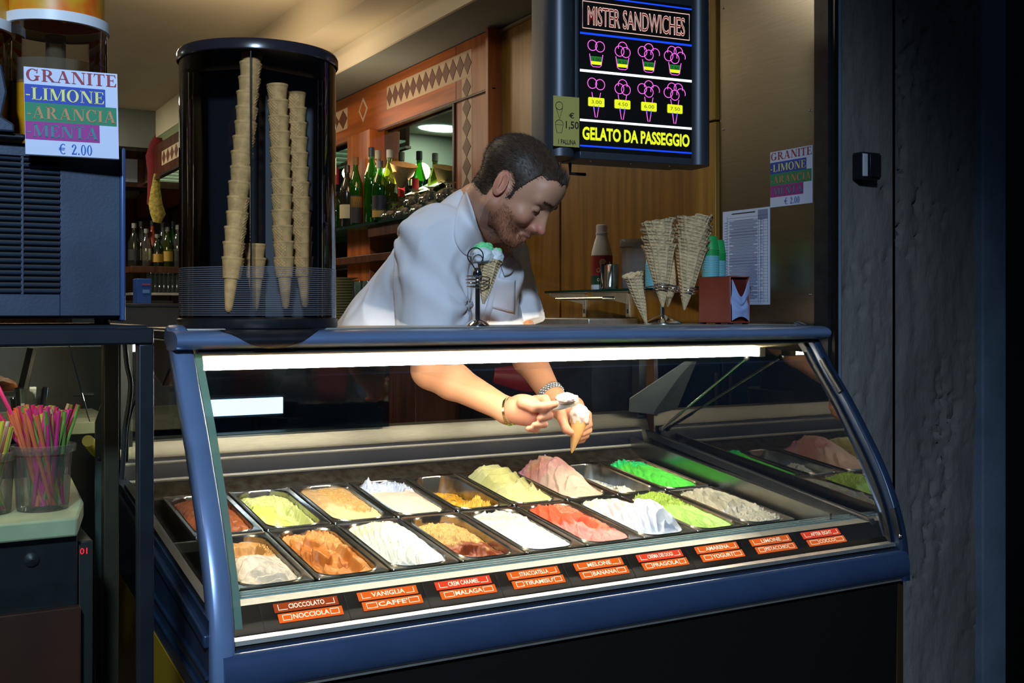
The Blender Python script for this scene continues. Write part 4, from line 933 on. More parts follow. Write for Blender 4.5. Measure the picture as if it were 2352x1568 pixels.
obj('body', MB().lathe([(.036,0),(.039,.004),(.039,.125),(.037,.140),(.028,.175),(.021,.195),(.0205,.205)], p, 28, cap0=True), M['white'], sb)
obj('cap', MB().lathe([(.0225,.203),(.0225,.210),(.0205,.212),(.0205,.236),(.017,.240),(.001,.241)], p, 28), M['white'], sb)
obj('label', MB().lathe([(.0396,.034),(.0396,.126)], p, 40), mat('dark_red_label', S(140,36,36), .5), sb)
obj('lower_label', MB().lathe([(.0398,.020),(.0398,.052)], p, 40), mat('dark_green_label', S(20,60,40), .5), sb)
Fl = frame(p+Vector((-.0400*.5, -.0400*.87, .100)).xyz, (.87,-.5,0), (0,0,1))
cream = flat('cream_print', S(214,200,150))
sp_ = [(.0125*(1-k/46)*math.cos(k*.42), .0125*(1-k/46)*math.sin(k*.42)) for k in range(46)]
obj('spiral_emblem', MB().tube([Fl @ Vector((a, b, .0008-(a*a)/.08)) for a, b in sp_], .0011, 6), cream, sb)
fit_text('Crem', frame(Fl @ Vector((-.004,-.028,.0012)), (.87,-.5,0), (0,0,1)), .036, .016, cream, sb, 'lettering', shear=.3)
fit_text('COCCO', frame(Fl @ Vector((.0,-.063,.0014)), (.87,-.5,0), (0,0,1)), .040, .011, cream, sb, 'lettering', offset=.03)
p = on_shelf(1401, 2.215)
t = thing('steel_cup', 'steel cup with a small spoon beside the squeeze bottle on the shelf', 'cup', p)
obj('cup', MB().lathe([(.028,0),(.032,.002),(.0335,.012),(.0345,.085),(.036,.088),(.0335,.086),(.030,.006),(.001,.005)], p, 32, cap0=True), M['chrome'], t)
obj('spoon', MB().tube([p+Vector((.0,.01,.01)), p+Vector((.02,.03,.10))], .0022, 8), M['chrome'], t)
p = on_shelf(1460, 2.27)
t = thing('plastic_bucket', 'cloudy plastic bucket with a lid on the glass shelf', 'bucket', p)
obj('body', MB().lathe([(.044,0),(.048,.004),(.052,.165)], p, 36, cap0=True), glass('cloudy_plastic', (.8,.8,.8), .7, body=.35, bodycol=(.5,.5,.48)), t)
obj('lid', MB().lathe([(.0535,.145),(.056,.148),(.0565,.168),(.054,.174),(.001,.175)], p, 36), glass('cloudy_lid', (.8,.8,.8), .7, body=.5, bodycol=(.5,.5,.48)), t)
tq = mat('pale_aqua_cups', S(120,190,196), .5); gq = mat('bright_green_cup', S(16,160,74), .5)
def cup_mesh():
    return MB().lathe([(.019,0),(.020,.001),(.026,.042),(.0275,.043),(.0275,.045),(.0255,.045),(.019,.002)], n=28, cap0=True).mesh('paper_cup')
cm = cup_mesh(); cm2 = cup_mesh(); cm.materials.append(tq); cm2.materials.append(gq)
for px, X_, n, green, where in ((1632, 2.20, 22, 4, 'front stack on the shelf'), (1648, 2.29, 21, 5, 'rear stack on the shelf'), (1500, 2.26, 16, 0, 'stack behind the waffle cones')):
    p = on_shelf(px, X_)
    for i in range(n):
        o = bpy.data.objects.new('paper_cup', cm2 if i >= n-green else cm); COL.objects.link(o)
        o.location = p+Vector((0,0,.0455+i*.0052)); o.rotation_euler = (math.pi, 0, 0)
        c_ = 'green' if i >= n-green else 'pale aqua'
        tag(o, f'{c_} paper cup, {ORD[n-1-i]} of the {where}', 'paper cup', f'paper cups of the {where}')
# ledge and counter along the wall
wk = thing('back_worktop', 'dark worktop with pale edge along the wooden wall behind the man', 'worktop', (2.2, 3.6, 0))
obj('top', MB().box(2.16, XW-.024, 3.25, 4.3, E-.055, E-.025), M['alu'], wk, bevel=.003)
obj('cabinet', MB().box(2.18, XW-.024, 3.26, 4.3, 0, E-.055), M['dark'], wk)
# ------------------------------------------------------------------ left foreground: dark cabinet frame, granita machine, straws
YF = 1.75
def lx(px, Y=YF): return P(px, 700, Y=Y).x
zt_ = P(340, 752, Y=YF).z; zu = P(340, 790, Y=YF).z
cb = thing('glazed_side_cabinet', 'dark framed glass cabinet left of the gelato case, carrying the granita machine', 'cabinet', (.0, 2.0, 0))
M['frame'] = mat('dark_blue_black_frame', (.012,.016,.022), .4, .3, noise=.2, nscale=20)
M['frameb'] = mat('dull_brown_post', srgb(58,50,38), .45, .3, noise=.15, nscale=15)
obj('top_rail', MB().box(-.9, lx(350), YF-.012, YF+.016, zu, zt_), M['frame'], cb, bevel=.003)
obj('top_panel', MB().box(-.9, lx(338), YF-.002, 2.12, zt_-.006, zt_+.004), M['frame'], cb, bevel=.002)
obj('corner_post', MB().box(lx(315), lx(350), YF-.012, YF+.016, .05, zu), M['frame'], cb, bevel=.002)
obj('rear_post', MB().box(P(236,900,Y=2.10).x, P(271,900,Y=2.10).x, 2.09, 2.12, .05, zt_-.006), M['frameb'], cb, bevel=.002)
obj('bottom_rail', MB().box(-.9, lx(350), YF-.012, YF+.016, .03, .08), M['frame'], cb, bevel=.002)
obj('front_glass', MB().box(-.9, lx(316), YF+.003, YF+.007, .08, zu), M['glass'], cb)
# cable hanging between the posts
obj('cable', MB().tube(smoothpath([tuple(P(a, b, Y=2.0)) for a, b in ((287,790),(292,840),(300,880),(296,930),(288,980),(284,1040),(280,1100))], 4), .0045, 7), M['rubber'], cb)
obj('cable', MB().tube(smoothpath([tuple(P(a, b, Y=2.03)) for a, b in ((322,860),(318,900),(300,940),(290,990),(288,1060))], 4), .0055, 7), M['rubber'], cb)
# inside: slab, dark box, far shelf
sl = thing('marble_slab_counter', 'pale worn stone slab on a black unit behind the cabinet glass', 'counter', (0, 2.0, 0))
M['slab'] = mat('worn_pale_stone', srgb(168,172,140), .6, noise=.2, nscale=12)
z0 = P(100, 1168, Y=1.95).z
obj('slab', MB().prism([(-.9,1.84,z0-.03),(P(178,1190,Y=1.84).x,1.84,z0-.03),(P(198,1170,Y=1.97).x,2.0,z0-.03),(P(168,1150,Y=2.3).x,2.34,z0-.03),(-.9,2.34,z0-.03)], (0,0,.03)), M['slab'], sl, bevel=.004)
obj('unit', MB().box(-.9, P(178,1290,Y=1.86).x, 1.86, 2.32, .30, z0-.03), M['black'], sl, bevel=.003)
obj('control_panel', MB().box(P(180,1290,Y=1.875).x, P(213,1290,Y=1.875).x, 1.875, 2.3, .2, z0-.045), M['rubber'], sl, bevel=.002)
obj('knob', MB().lathe([(.011,0),(.011,.004),(.006,.008),(.001,.009)], P(72, 1284, Y=1.86), 20, M=Matrix.Rotation(R_(90), 3, 'X')), M['dark'], sl)
fit_text('01', frame(P(192,1265,Y=1.873), (1,0,0), (0,0,1)), .011, .010, emis('red_digits', (1,.02,.05), 1.5), sl, 'digits')
obj('drawer_front', MB().box(-.9, P(185,1400,Y=1.85).x, 1.845, 1.86, .50, P(100,1400,Y=1.85).z), mat('dark_brown_red_drawer', srgb(62,26,16), .5, noise=.3, nscale=8), sl, bevel=.003)
obj('lower_drawer', MB().box(-.9, P(185,1400,Y=1.85).x, 1.845, 1.86, .10, .49), mat('dark_brown_drawer', srgb(40,20,14), .5), sl, bevel=.003)
def bucket(cx, Y, r, h, label, seedn, grp, only_right=None):
    c = P(cx, 1170, Y=Y); c.z = z0
    b = thing('straw_bucket', label, 'bucket', c)
    pm_ = glass('milky_bucket', (.86,.86,.84), .7, body=.16, bodycol=(.55,.55,.50))
    obj('body', MB().lathe([(.001,.002),(r*.86,.002),(r*.88,.006),(r,h)], c, 40), pm_, b)
    obj('rim', MB().lathe([(r,h-.014),(r+.005,h-.012),(r+.006,h),(r,h+.001)], c, 40), pm_, b)
    return c
smc = dict(pink=S(205,50,130), yellow=S(180,172,60), green=S(112,146,70), orange=S(214,108,74), clear=S(180,160,140))
sm = {k: mat(k+'_straw', v, .35, sss=0) for k, v in smc.items()}
for m_ in sm.values():
    m_.node_tree.nodes['Principled BSDF'].inputs['Transmission Weight'].default_value = .0
def straws(c, n, r, h, L_, where, seed):
    q = random.Random(seed); keys = ['pink','pink','yellow','orange','green','clear','orange','pink']
    for i in range(n):
        k = keys[i % 8]; a = 2.4*i; rr_ = r*.80*math.sqrt((i+.5)/n)
        # base gathered right or left, top leaning out
        b = Vector((c.x+q.uniform(-.5,.9)*r*.75, c.y+q.uniform(-.4,.6)*r*.7, z0+.006))
        t_ = Vector((c.x+math.cos(a)*rr_, c.y+math.sin(a)*rr_, z0+h))
        d = (t_-b).normalized(); e = b+d*L_*q.uniform(.97, 1.03)
        if e.z > z0+h+.066: e = b+d*((z0+h+.066*q.uniform(.75,1)-b.z)/d.z)
        if i == 1 and n > 30: t_ = Vector((c.x-.024, c.y-.01, z0+h)); b = Vector((c.x+.01, c.y-.01, z0+.03)); d = (t_-b).normalized(); e = b+d*(L_*1.06)
        mb = MB().tube([b, e], .0033, 8, caps=False); mb.tube([b, e], .0027, 8, caps=False)
        o = obj('drinking_straw', mb, sm[k]); tag(o, f'{k} drinking straw in the {where}', 'straw', f'{k} straws in the {where}')
H_B = P(100, 1020, Y=1.95).z-z0
c1 = bucket(98, 1.95, .046, H_B, 'milky plastic bucket full of coloured straws on the stone slab', 1, 'a')
straws(c1, 72, .046, H_B, .205, 'milky bucket', 5)
c2 = bucket(-28, 1.95, .040, P(100,1030,Y=1.95).z-z0, 'milky straw bucket cut off by the left edge of the picture', 1, 'a')
straws(c2, 20, .040, P(100,1040,Y=1.95).z-z0, .15, 'bucket at the left edge', 9)
# stacked clear tumblers behind
c = P(88, 960, Y=2.15); 
for i in range(3):
    g = obj('clear_tumbler', MB().lathe([(.022,0),(.029,.055),(.0275,.055),(.0205,.003),(.001,.003)], (c.x+i*.004-.02, c.y+.03*(i % 2), P(88, 1010, Y=2.15).z+.02*i), 24, cap0=True), glass('tumbler', (.9,.93,.9), 1.0, body=.12))
    tag(g, f'clear plastic tumbler behind the straws, {("lowest", "middle one", "top one")[i]} of three', 'cup')
# steel hinge plate + yellow grip seen between the posts
t = thing('steel_side_plate', 'upright steel edge plate between the straw bucket and the brown post', 'plate', P(224, 1100, Y=2.14))
a, b_ = P(219, 970, Y=2.135), P(240, 1250, Y=2.135)
obj('plate', MB().prism([(a.x, 2.135, a.z), (P(232,930,Y=2.135).x, 2.135, P(232,930,Y=2.135).z), (b_.x, 2.135, a.z+.03), (b_.x, 2.135, b_.z-.3), (a.x, 2.135, b_.z-.3)], (0,.006,0)), mat('greenish_steel', srgb(84,94,88), .35, .6), t)
obj('bolt', MB().ball(P(229,1052,Y=2.134), .005, 10, 6, (1,.4,1)), M['dark'], t)
t = tag(obj('yellow_grip', MB().tube([P(202,1012,Y=2.2), P(222,1035,Y=2.3), P(240,1050,Y=2.36)], [.011,.012,.012], 14), mat('yellow_plastic', S(200,190,20), .4)), 'yellow plastic handle pointing out from behind the steel edge plate', 'handle')
# back counter and pastry shelf behind
bk = thing('pastry_shelf', 'glass pastry shelf with added warm glow at the back of the left cabinet', 'shelf', (.3, 3.0, 0))
obj('board', MB().box(-.7, .50, 2.9, 3.3, P(60,975,Y=2.9).z-.03, P(60,975,Y=2.9).z), M['slab'], bk, bevel=.003)
obj('upper_board', MB().box(-.9, .42, 2.75, 3.1, P(60,908,Y=2.75).z-.006, P(60,908,Y=2.75).z), M['glass'], bk)
obj('back', MB().box(-.9, .60, 3.32, 3.36, .5, E-.10), mat('olive_back_panel', srgb(66,58,36), .6, noise=.3, nscale=5), bk)
obj('warm_fill_tube', MB().tube([(-.6, 3.2, E-.13), (.20, 3.2, E-.13)], .008, 8), emis('warm_fill_glow', (1,.72,.30), 1.3), bk)  # added warm glow in place of ceiling reflections in the cabinet glass
obj('inner_post', MB().tube([P(75,800,Y=2.8), P(50,905,Y=2.8)], .012, 8), M['frameb'], bk)
obj('frame_wire', MB().tube([P(158,792,Y=2.2), P(206,968,Y=2.2)], .0012, 6), M['chrome'], bk)
fo = P(30, 900, Y=2.9)
fb = MB(); V=[]; n1=26
for j in range(13):
    for i in range(n1+1):
        u, v = i/n1*2-1, j/12*2-1; e_ = max(0, 1-u**4)*max(0, 1-v**4)
        V.append((fo.x-.09+u*.10, fo.y+v*.08, P(30,905,Y=2.75).z+.002+.030*e_**.4+.012*e_*mnoise.noise(Vector((u*7, v*5, 2)))))
o = obj('flat_bread', fb.add(V, [(j*(n1+1)+i, j*(n1+1)+i+1, (j+1)*(n1+1)+i+1, (j+1)*(n1+1)+i) for j in range(12) for i in range(n1)]), mat('baked_crust', S(206,120,50), .6, col2=S(120,50,20), nscale=30))
tag(o, 'browned flat bread on the upper shelf at the left edge', 'bread')

# ---- granita machine
YM = 1.80
g = thing('granita_machine', 'dark blue-grey granita machine with louvred front on the left cabinet', 'drink machine', (.1, 1.95, zt_+.004))
M['gm'] = mat('slate_blue_metal', srgb(58,70,88), .42, .3, noise=.18, nscale=10, bump=.1, bscale=200)
def mx(px): return P(px, 500, Y=YM).x
def mz(py, px=140): return P(px, py, Y=YM).z
zb0 = zt_+.014
obj('housing', MB().box(-.35, mx(276), YM+.006, 2.12, zb0, mz(345)), M['gm'], g, bevel=.004)
obj('side_cheek', MB().box(mx(276), mx(288), YM-.004, 2.12, zb0-.004, mz(340,280)), mat('blue_cheek', srgb(66,92,140), .35, .3), g, bevel=.003)
for x in (-.2, mx(250)): obj('foot', MB().lathe([(.012,0),(.012,.012)], (x, 1.86, zt_+.003), 12, cap0=True, cap1=True), M['rubber'], g)
# front plate with real openings: frame bars + louvre slats
xa, xb, xc, xd_ = mx(-60), mx(48), mx(54), mx(138)
ztop, zbot = mz(364), mz(676)
obj('front_plate', MB().box(xd_, mx(276), YM, YM+.007, zb0+.004, mz(345)), M['gm'], g, bevel=.001)
obj('front_plate', MB().box(-.35, xd_, YM, YM+.007, zb0+.004, zbot), M['gm'], g, bevel=.001)
obj('front_plate', MB().box(-.35, xd_, YM, YM+.007, ztop, mz(335)), M['gm'], g, bevel=.001)
obj('mullion', MB().box(xb, xc, YM, YM+.007, zbot, ztop), M['gm'], g)
obj('vent_dark', MB().box(-.34, xd_, YM+.004, YM+.0062, zbot, ztop), M['rubber'], g)
NL = 23; dz = (ztop-zbot)/NL
for (x0, x1) in ((-.30, xb), (xc, xd_)):
    for i in range(NL):
        z = zbot+dz*i
        lo_ = []
        for k in range(5):
            a = k/4*math.pi/2; lo_.append((YM+.004-.0075*math.sin(a), z+dz*.12+dz*.58*(1-math.cos(a))*1.0))
        pts = [(x0, y, zz) for y, zz in lo_]+[(x0, YM+.004, z+dz*.72)]
        obj('louvre', MB().prism(pts, (x1-x0, 0, 0)), M['gm'], g)
obj('top_lip', MB().box(-.35, mx(56), YM-.02, YM+.04, mz(330), mz(318)), M['dark'], g, bevel=.003)
obj('tap_block', MB().prism([(mx(-40), YM-.03, mz(318)), (mx(30), YM-.03, mz(318)), (mx(28), YM-.03, mz(300)), (mx(0), YM-.03, mz(285)), (mx(12), YM-.03, mz(230)), (mx(0), YM-.03, mz(170)), (mx(-40), YM-.03, mz(160))], (0,.05,0)), M['gm'], g, bevel=.003)
# bowls
def bowl(px, label):
    c = P(px, 300, Y=1.95); c.z = P(px, 345, Y=1.95).z; r = .0805; zt2 = P(px, 42, Y=1.87).z-c.z
    b = thing('granita_bowl', label, 'drink container', c)
    obj('bowl', MB().lathe([(r,.0),(r,zt2)], c, 64), glass('granita_bowl_wall', (.90,.88,.84), 1.4), b)
    lv = P(px, 205, Y=1.95).z-c.z
    lq = mat('orange_granita', S(226,150,10), .35, emit=S(226,140,10), estr=.0, col2=S(240,180,30), nscale=14)
    prof = [(r*.985,.0),(r*.985,lv)]+[(r*.985*(1-k/8), lv+.004*math.sin(k*1.7)) for k in range(1, 9)]
    obj('granita', MB().lathe(prof, c, 48), lq, b)
    obj('frost_band', MB().lathe([(r*.990,lv-.004),(r*.990,lv+.036)], c, 48), glass('frosted_rim', (.8,.76,.66), .6, body=.35, bodycol=(.45,.42,.34)), b)
    obj('auger', MB().lathe([(.016,0),(.016,zt2-.01)], c, 16), glass('auger_shaft', (.6,.58,.5), .8, body=.4, bodycol=(.35,.3,.2)), b)
    obj('white_ring', MB().lathe([(r,zt2-.004),(r+.004,zt2-.003),(r+.004,zt2+.013),(r-.004,zt2+.015)], c, 64), M['white'], b)
    fruit = mat('fruit_print_lid', S(214,92,20), .4, col2=S(196,176,40), nscale=16, detail=2)
    obj('lid', MB().lathe([(r-.004,zt2+.012),(r-.004,zt2+.06),(r-.02,zt2+.065),(.001,zt2+.066)], c, 48), fruit, b)
bowl(128, 'clear granita bowl of orange ice with a fruit-print lid on the machine')
bowl(-98, 'second granita bowl with yellow ice, cut off by the left edge')
# sign in front
a = P(58,155,Y=1.765); b_ = P(271,171,Y=1.765)
xdir = Vector((1,-.03,0)); c = P(165.5, 261, Y=1.765)
zd = P(60, 362, Y=1.765).z
F = frame(c, xdir, (.02,0,1)); F2 = Matrix.Rotation(0, 4, 'X')
granite_sign(frame(c, Vector((1,-.10,-.0)), (-.02,0,1)), P(273,260,Y=1.765).x-P(60,260,Y=1.765).x, P(60,161,Y=1.765).z-P(60,364,Y=1.765).z, .003, 'large granita price board standing against the granita machine', 'sign', c, True)
# ------------------------------------------------------------------ back bar along the right wall
bar = thing('back_bar', 'orange cherry-wood back bar with mirrors and diamond inlay', 'bar cabinet', (XW, 6.5, 0))
def by(px): return P(px, 500, X=XW-.06).y
XF = XW-.06
yN = by(1135); yFr = by(1047); zTop = E+1.265
def bw(name, y0, y1, z0, z1, m=None, x0=XF, x1=XW, bv=.003): return obj(name, MB().box(x0, x1, min(y0,y1), max(y0,y1), z0, z1), m or M['wood'], bar, bevel=bv)
zMt = P(1045, 233, X=XF).z
yMl = by(872)
bw('end_stile', yN, by(1128), 0, zTop, M['wood'], XF-.03)
bw('frame_stile', by(1128), yFr, 0, zTop)
bw('fascia', yFr, 12.4, zMt, zTop, M['woodh'])
bw('cornice_bead', yN, 12.4, zMt-.012, zMt, M['darkwood'], XF-.012, XF+.01)
bw('mirror_bead', yFr, yFr+.02, E+.46, zMt, M['darkwood'], XF-.01, XF+.01)
M['mirror'] = mat('greenish_mirror', (.28,.43,.39), .02, 1)
obj('mirror', MB().box(XW-.03, XW-.02, yFr+.0, yMl, E-.05, zMt), M['mirror'], bar)
obj('mirror', MB().box(XW-.03, XW-.02, by(820), 12.4, E-.05, zMt), M['mirror'], bar)
bw('mirror_post', yMl, by(820), 0, zMt, M['wood'], XF-.06)
for px in (700, 640, 560): bw('mirror_post', by(px), by(px-14), 0, zMt, M['wood'], XF-.04)
# diamond inlay
inl = mat('pale_inlay', srgb(196,170,140), .5); inb = mat('brown_inlay', srgb(104,62,44), .5)
def dia(y, z, hy, hz, m, x=XF-.0015, name='diamond_inlay'):
    return obj(name, MB().prism([(x, y-hy, z), (x, y, z-hz), (x, y+hy, z), (x, y, z+hz)], (.003,0,0)), m, bar, smooth=False)
yA, yB = by(1083), by(889); zA0, zA1 = P(1083,128,X=XF).z, P(1083,175,X=XF).z
zc = (P(889,222,X=XF).z+P(1075,150,X=XF).z)/2; hh = .050
bw('inlay_band', yA, yB, zc-hh-.012, zc+hh+.012, inl, XF-.001, XF+.002, 0)
nD = 13
for i in range(nD): dia(yA+(i+.5)*(yB-yA)/nD, zc, (yB-yA)/nD*.5, hh, inb, XF-.003)
ySt = (by(1083)+by(1062))/2; hy = abs(by(1062)-by(1083))/2
bw('inlay_band', ySt-hy-.004, ySt+hy+.004, E+.30, zc-hh-.013, inl, XF-.001, XF+.002, 0)
for i in range(11): dia(ySt, zc-hh-.062-(i)*.092, hy*.9, .046, inb, XF-.003)
for pxx, pyy in ((835, 252),): 
    p = P(pxx, pyy, X=XF); dia(p.y, p.z, .07, .072, inl, XF-.003); dia(p.y, p.z, .045, .047, M['woodh'], XF-.005)
p = P(779, 279, X=XF); bw('inlay_band', p.y-.14, p.y+.14, p.z-.062, p.z+.062, inl, XF-.001, XF+.002, 0)
for s in (-.07, .07): dia(p.y+s, p.z, .07, .055, inb, XF-.003)
# cable by the end stile
obj('wall_cable', MB().tube([(XW-.026, wy(1132), E+1.24), (XW-.026, wy(1133), E+.3)], .005, 6), mat('beige_cable', srgb(150,130,90), .6), bar)
obj('wall_cable', MB().tube([(XW-.028, wy(1132), E+1.245), (XW-.028, wy(1180), E+1.255), (XW-.028, wy(1270), E+1.262)], .008, 6), mat('beige_cable2', srgb(130,116,84), .7), bar)
# glass shelf with its dark underside
XG = 2.17; zg = E+.465
bw('glass_shelf', by(1075), 8.5, zg-.014, zg, M['glassgreen'], XG, XF+.03, .001)
bw('shelf_edge', by(1075), 8.5, zg-.014, zg, mat('dark_shelf_edge', (.012,.03,.026), .2), XG-.003, XG, 0)
bw('under_board', by(1100), by(905), zg-.075, zg-.018, M['darkwood'], XG+.02, XF+.02)
bw('lower_board', by(1128), 8.5, zg-.20, zg-.16, M['darkwood'], XG+.05, XF+.02)
# lower counter and cup shelves
bw('worktop', yN+.10, 9.0, E-.10, E-.07, M['alu'], 1.98, XF+.02)
bw('cabinet', yN+.10, 9.0, 0, E-.10, M['darkwood'], 2.0, XF+.02)
bw('saucer_shelf', by(1100), 8.0, E+.130, E+.145, M['darkwood'], XG+.05, XF+.02)
sau = MB().lathe([(.03,0),(.045,.003),(.075,.012),(.077,.014),(.045,.006),(.001,.004)], n=28, cap0=True).mesh('saucer'); sau.materials.append(mat('cream_china', srgb(176,170,120), .4))
def at_bar(px, z, X): p = P(px, 500, X=X); return Vector((X, p.y, z))
for k, (px, X) in enumerate(((792, 2.16), (766, 2.16), (735, 2.16))):
    for i in range(17):
        o = bpy.data.objects.new('saucer', sau); COL.objects.link(o); q = at_bar(px, 0, X); o.location = (q.x, q.y, E-.07+i*.0150)
        tag(o, f'cream saucer, {ORD[16-i]} in the {("near", "middle", "far")[k]} pile on the back bar worktop', 'saucer', f'saucers in the {("near", "middle", "far")[k]} pile')
gm_ = glass('drinking_glass', (.82,.90,.84), 1.3, body=.10, bodycol=(.6,.7,.62))
tum = MB().lathe([(.028,0),(.034,.003),(.040,.11),(.038,.11),(.030,.008),(.001,.008)], n=20, cap0=True).mesh('tumbler_glass'); tum.materials.append(gm_)
k = 0
for px in (826, 846, 864):
    for X in (2.06, 2.15):
        for lv in (0, 1):
            o = bpy.data.objects.new('tumbler_glass', tum); COL.objects.link(o); q = at_bar(px, E-.07+lv*.112, X); o.location = q
            tag(o, f'clear tumbler {("under", "on top of")[lv]} another, {("left", "middle", "right")[(826,846,864).index(px)]} pair of the {("front", "rear")[X > 2.1]} row by the saucers', 'glass', 'tumblers by the saucers')
# bottles on the glass shelf
def bottle(px, X, h, kind, cap, lab, label, z=None, r=.040, name='bottle', shelf_z=None):
    z = zg if shelf_z is None else shelf_z
    q = P(px, 500, X=X); c = Vector((X, q.y, z)); s = h/.36
    t = thing(name, label, 'bottle', c)
    R = r
    body = MB().lathe([(.001,0),(R*.9,0),(R,.006),(R,.20*s),(R*.93,.225*s),(R*.5,.275*s),(R*.36,.295*s),(R*.34,.335*s),(R*.40,.337*s),(R*.40,.345*s),(R*.3,.346*s)], c, 24)
    obj('glass_body', body, kind, t)
    obj('cap', MB().lathe([(R*.42,.318*s),(R*.42,.358*s),(R*.36,.36*s),(.001,.36*s)], c, 16), cap, t)
    if lab:
        for (m, z0_, z1_) in lab: obj('label', MB().lathe([(R+.0008, z0_*s),(R+.0008, z1_*s)], c, 24), m, t)
    return t
bg = glass('bright_green_bottle', (.10,.42,.06), .9, body=.30, bodycol=(.03,.22,.02)); bo = glass('olive_green_bottle', (.34,.46,.05), .9, body=.3, bodycol=(.13,.17,.02))
bdk = mat('dark_bottle_glass', (.012,.014,.010), .12); bbr = mat('red_brown_bottle', srgb(110,36,18), .25); bcl = glass('clear_bottle_glass', (.75,.80,.74), 1.2, body=.12)
lw, lb, lyel = flat('cream_label', srgb(176,172,140)), flat('black_label', (.012,.013,.018)), flat('gold_label', srgb(176,140,60))
cpk, cpw, cpr = M['black'], flat('grey_cap', srgb(120,120,116)), flat('dark_red_cap', srgb(80,30,20))
bottle(772, 2.22, .22, bg, cpk, None, 'dark green bottle half hidden by the dispenser edge')
bottle(797, 2.20, .345, bdk, cpk, [(lw,.05,.13)], 'black wine bottle with a small cream label on the glass shelf')
bottle(817, 2.24, .390, bg, flat('gold_foil', srgb(96,66,28)), [(lb,.02,.16),(lyel,.10,.155)], 'green bottle with gold neck foil beside the black wine bottle')
bottle(833, 2.30, .370, bbr, cpr, None, 'red-brown bottle behind the gold foil bottle')
bottle(853, 2.23, .410, bg, cpk, None, 'tallest bright green bottle without front label on the glass shelf')
bottle(868, 2.30, .410, bcl, cpw, None, 'clear bottle behind the tallest green one')
bottle(873, 2.19, .310, bg, cpk, [(lb,.06,.15),(lyel,.02,.07)], 'green bottle with a black and gold label beside the glass bowls')
bottle(895, 2.24, .370, bo, cpw, None, 'olive-green bottle with grey cap, rightmost of the near bottles')
# funnel lamp shade, red candle
q = P(924, 402, X=2.25)
t = thing('woven_cone_shade', 'pale woven cone-shaped lamp shade behind the bottles', 'lamp shade', q)
obj('shade', MB().lathe([(.072,.055),(.017,-.062),(.012,-.065)], q, 28, M=Matrix.Rotation(.35, 3, 'X')), mat('woven_straw', srgb(206,160,96), .8, noise=.2, nscale=60, stretch=(1,1,8)), t)
q = P(922, 425, X=2.33)
tag(obj('red_candle', MB().lathe([(.018,-.06),(.018,.04),(.001,.041)], q, 16), flat('red_wax', srgb(190,30,40))), 'small red candle beside the woven shade', 'candle')
tag(obj('red_candle', MB().lathe([(.02,-.05),(.02,.05),(.001,.051)], P(771, 405, X=2.33), 16), flat('red_wax2', srgb(190,30,60))), 'small red candle at the edge of the dispenser', 'candle')
# the small bar lamps that light the post
for px, py in ((800, 398), (886, 395)):
    q = P(px, py, X=2.30)
    t = thing('bar_lamp', f'glowing small bar lamp {"left" if px < 850 else "right"} of the orange mirror post', 'lamp', q)
    obj('globe', MB().ball(q, .036 if px < 850 else .022, 20, 12), emis('lamp_globe', (1,.80,.52), 7 if px < 850 else 5), t)
    obj('socket', MB().lathe([(.016,-.065),(.016,-.03)], q, 12, cap0=True), M['chrome'], t)
light('POINT', 'bar_lamp_glow', P(835, 385, X=2.20), 1.2, (1, .62, .28), .05)
# ribbed glass bowls stacked upside down
def dish(px, py, X, r, label):
    q = P(px, py, X=X); mb = MB(); n = 48; rows = [(1.0,0),(1.02,.10),(.98,.35),(.80,.62),(.45,.80),(.20,.88),(.16,1.0),(.30,1.12),(.62,1.25),(.66,1.27)]
    V = []
    for rr_, zz in rows:
        for k in range(n):
            a = 2*math.pi*k/n; rb = 1+.03*math.cos(12*a)*(zz < .85); V.append((q.x+r*rr_*rb*math.cos(a), q.y+r*rr_*rb*math.sin(a), q.z+r*1.05*zz))
    mb.add(V, [(i*n+k, i*n+(k+1) % n, (i+1)*n+(k+1) % n, (i+1)*n+k) for i in range(len(rows)-1) for k in range(n)])
    tag(obj('glass_dish', mb, gdm), label, 'glass bowl', 'ribbed glass dishes on the shelf')
gdm = glass('ribbed_glass', (.80,.86,.82), 2.2, body=.07, bodycol=(.7,.75,.7), ior=1.6)
zl = lambda px, X: 715-(zg+.001-E)*FX/ (P(px,500,X=X)-Vector((0,0,E))).dot(CF)
DN = [(905, 'leftmost ribbed glass dish of the bottom row'), (938, 'second ribbed glass dish of the bottom row'), (972, 'third ribbed glass dish of the bottom row'), (1008, 'fourth ribbed glass dish of the bottom row'), (1046, 'rightmost ribbed glass dish of the bottom row')]
for px, lb_ in DN: dish(px, zl(px, 2.24), 2.24, .068, lb_)
for px, w_ in ((955, 'left'), (990, 'middle'), (1030, 'right')): dish(px, zl(px, 2.26)-27, 2.27, .062, f'{w_} ribbed glass dish standing on the bottom row')
# ceiling lamps of the room (round recessed discs; one shows in the mirror)
def disc(x, y, label):
    t = thing('recessed_ceiling_lamp', label, 'ceiling lamp', (x, y, E+1.6))
    obj('diffuser', MB().lathe([(.001,-.004),(.16,-.004)], (x, y, E+1.598), 32), emis('round_lamp', (.80,1,.86), 7), t)
    obj('ring', MB().lathe([(.16,0),(.165,-.010),(.185,-.008),(.19,0)], (x, y, E+1.598), 32), M['white'], t)
disc(.62, 8.55, 'round recessed ceiling lamp mirrored above the bottles'); disc(-1.2, 5.6, 'round recessed ceiling lamp further left in the shop')
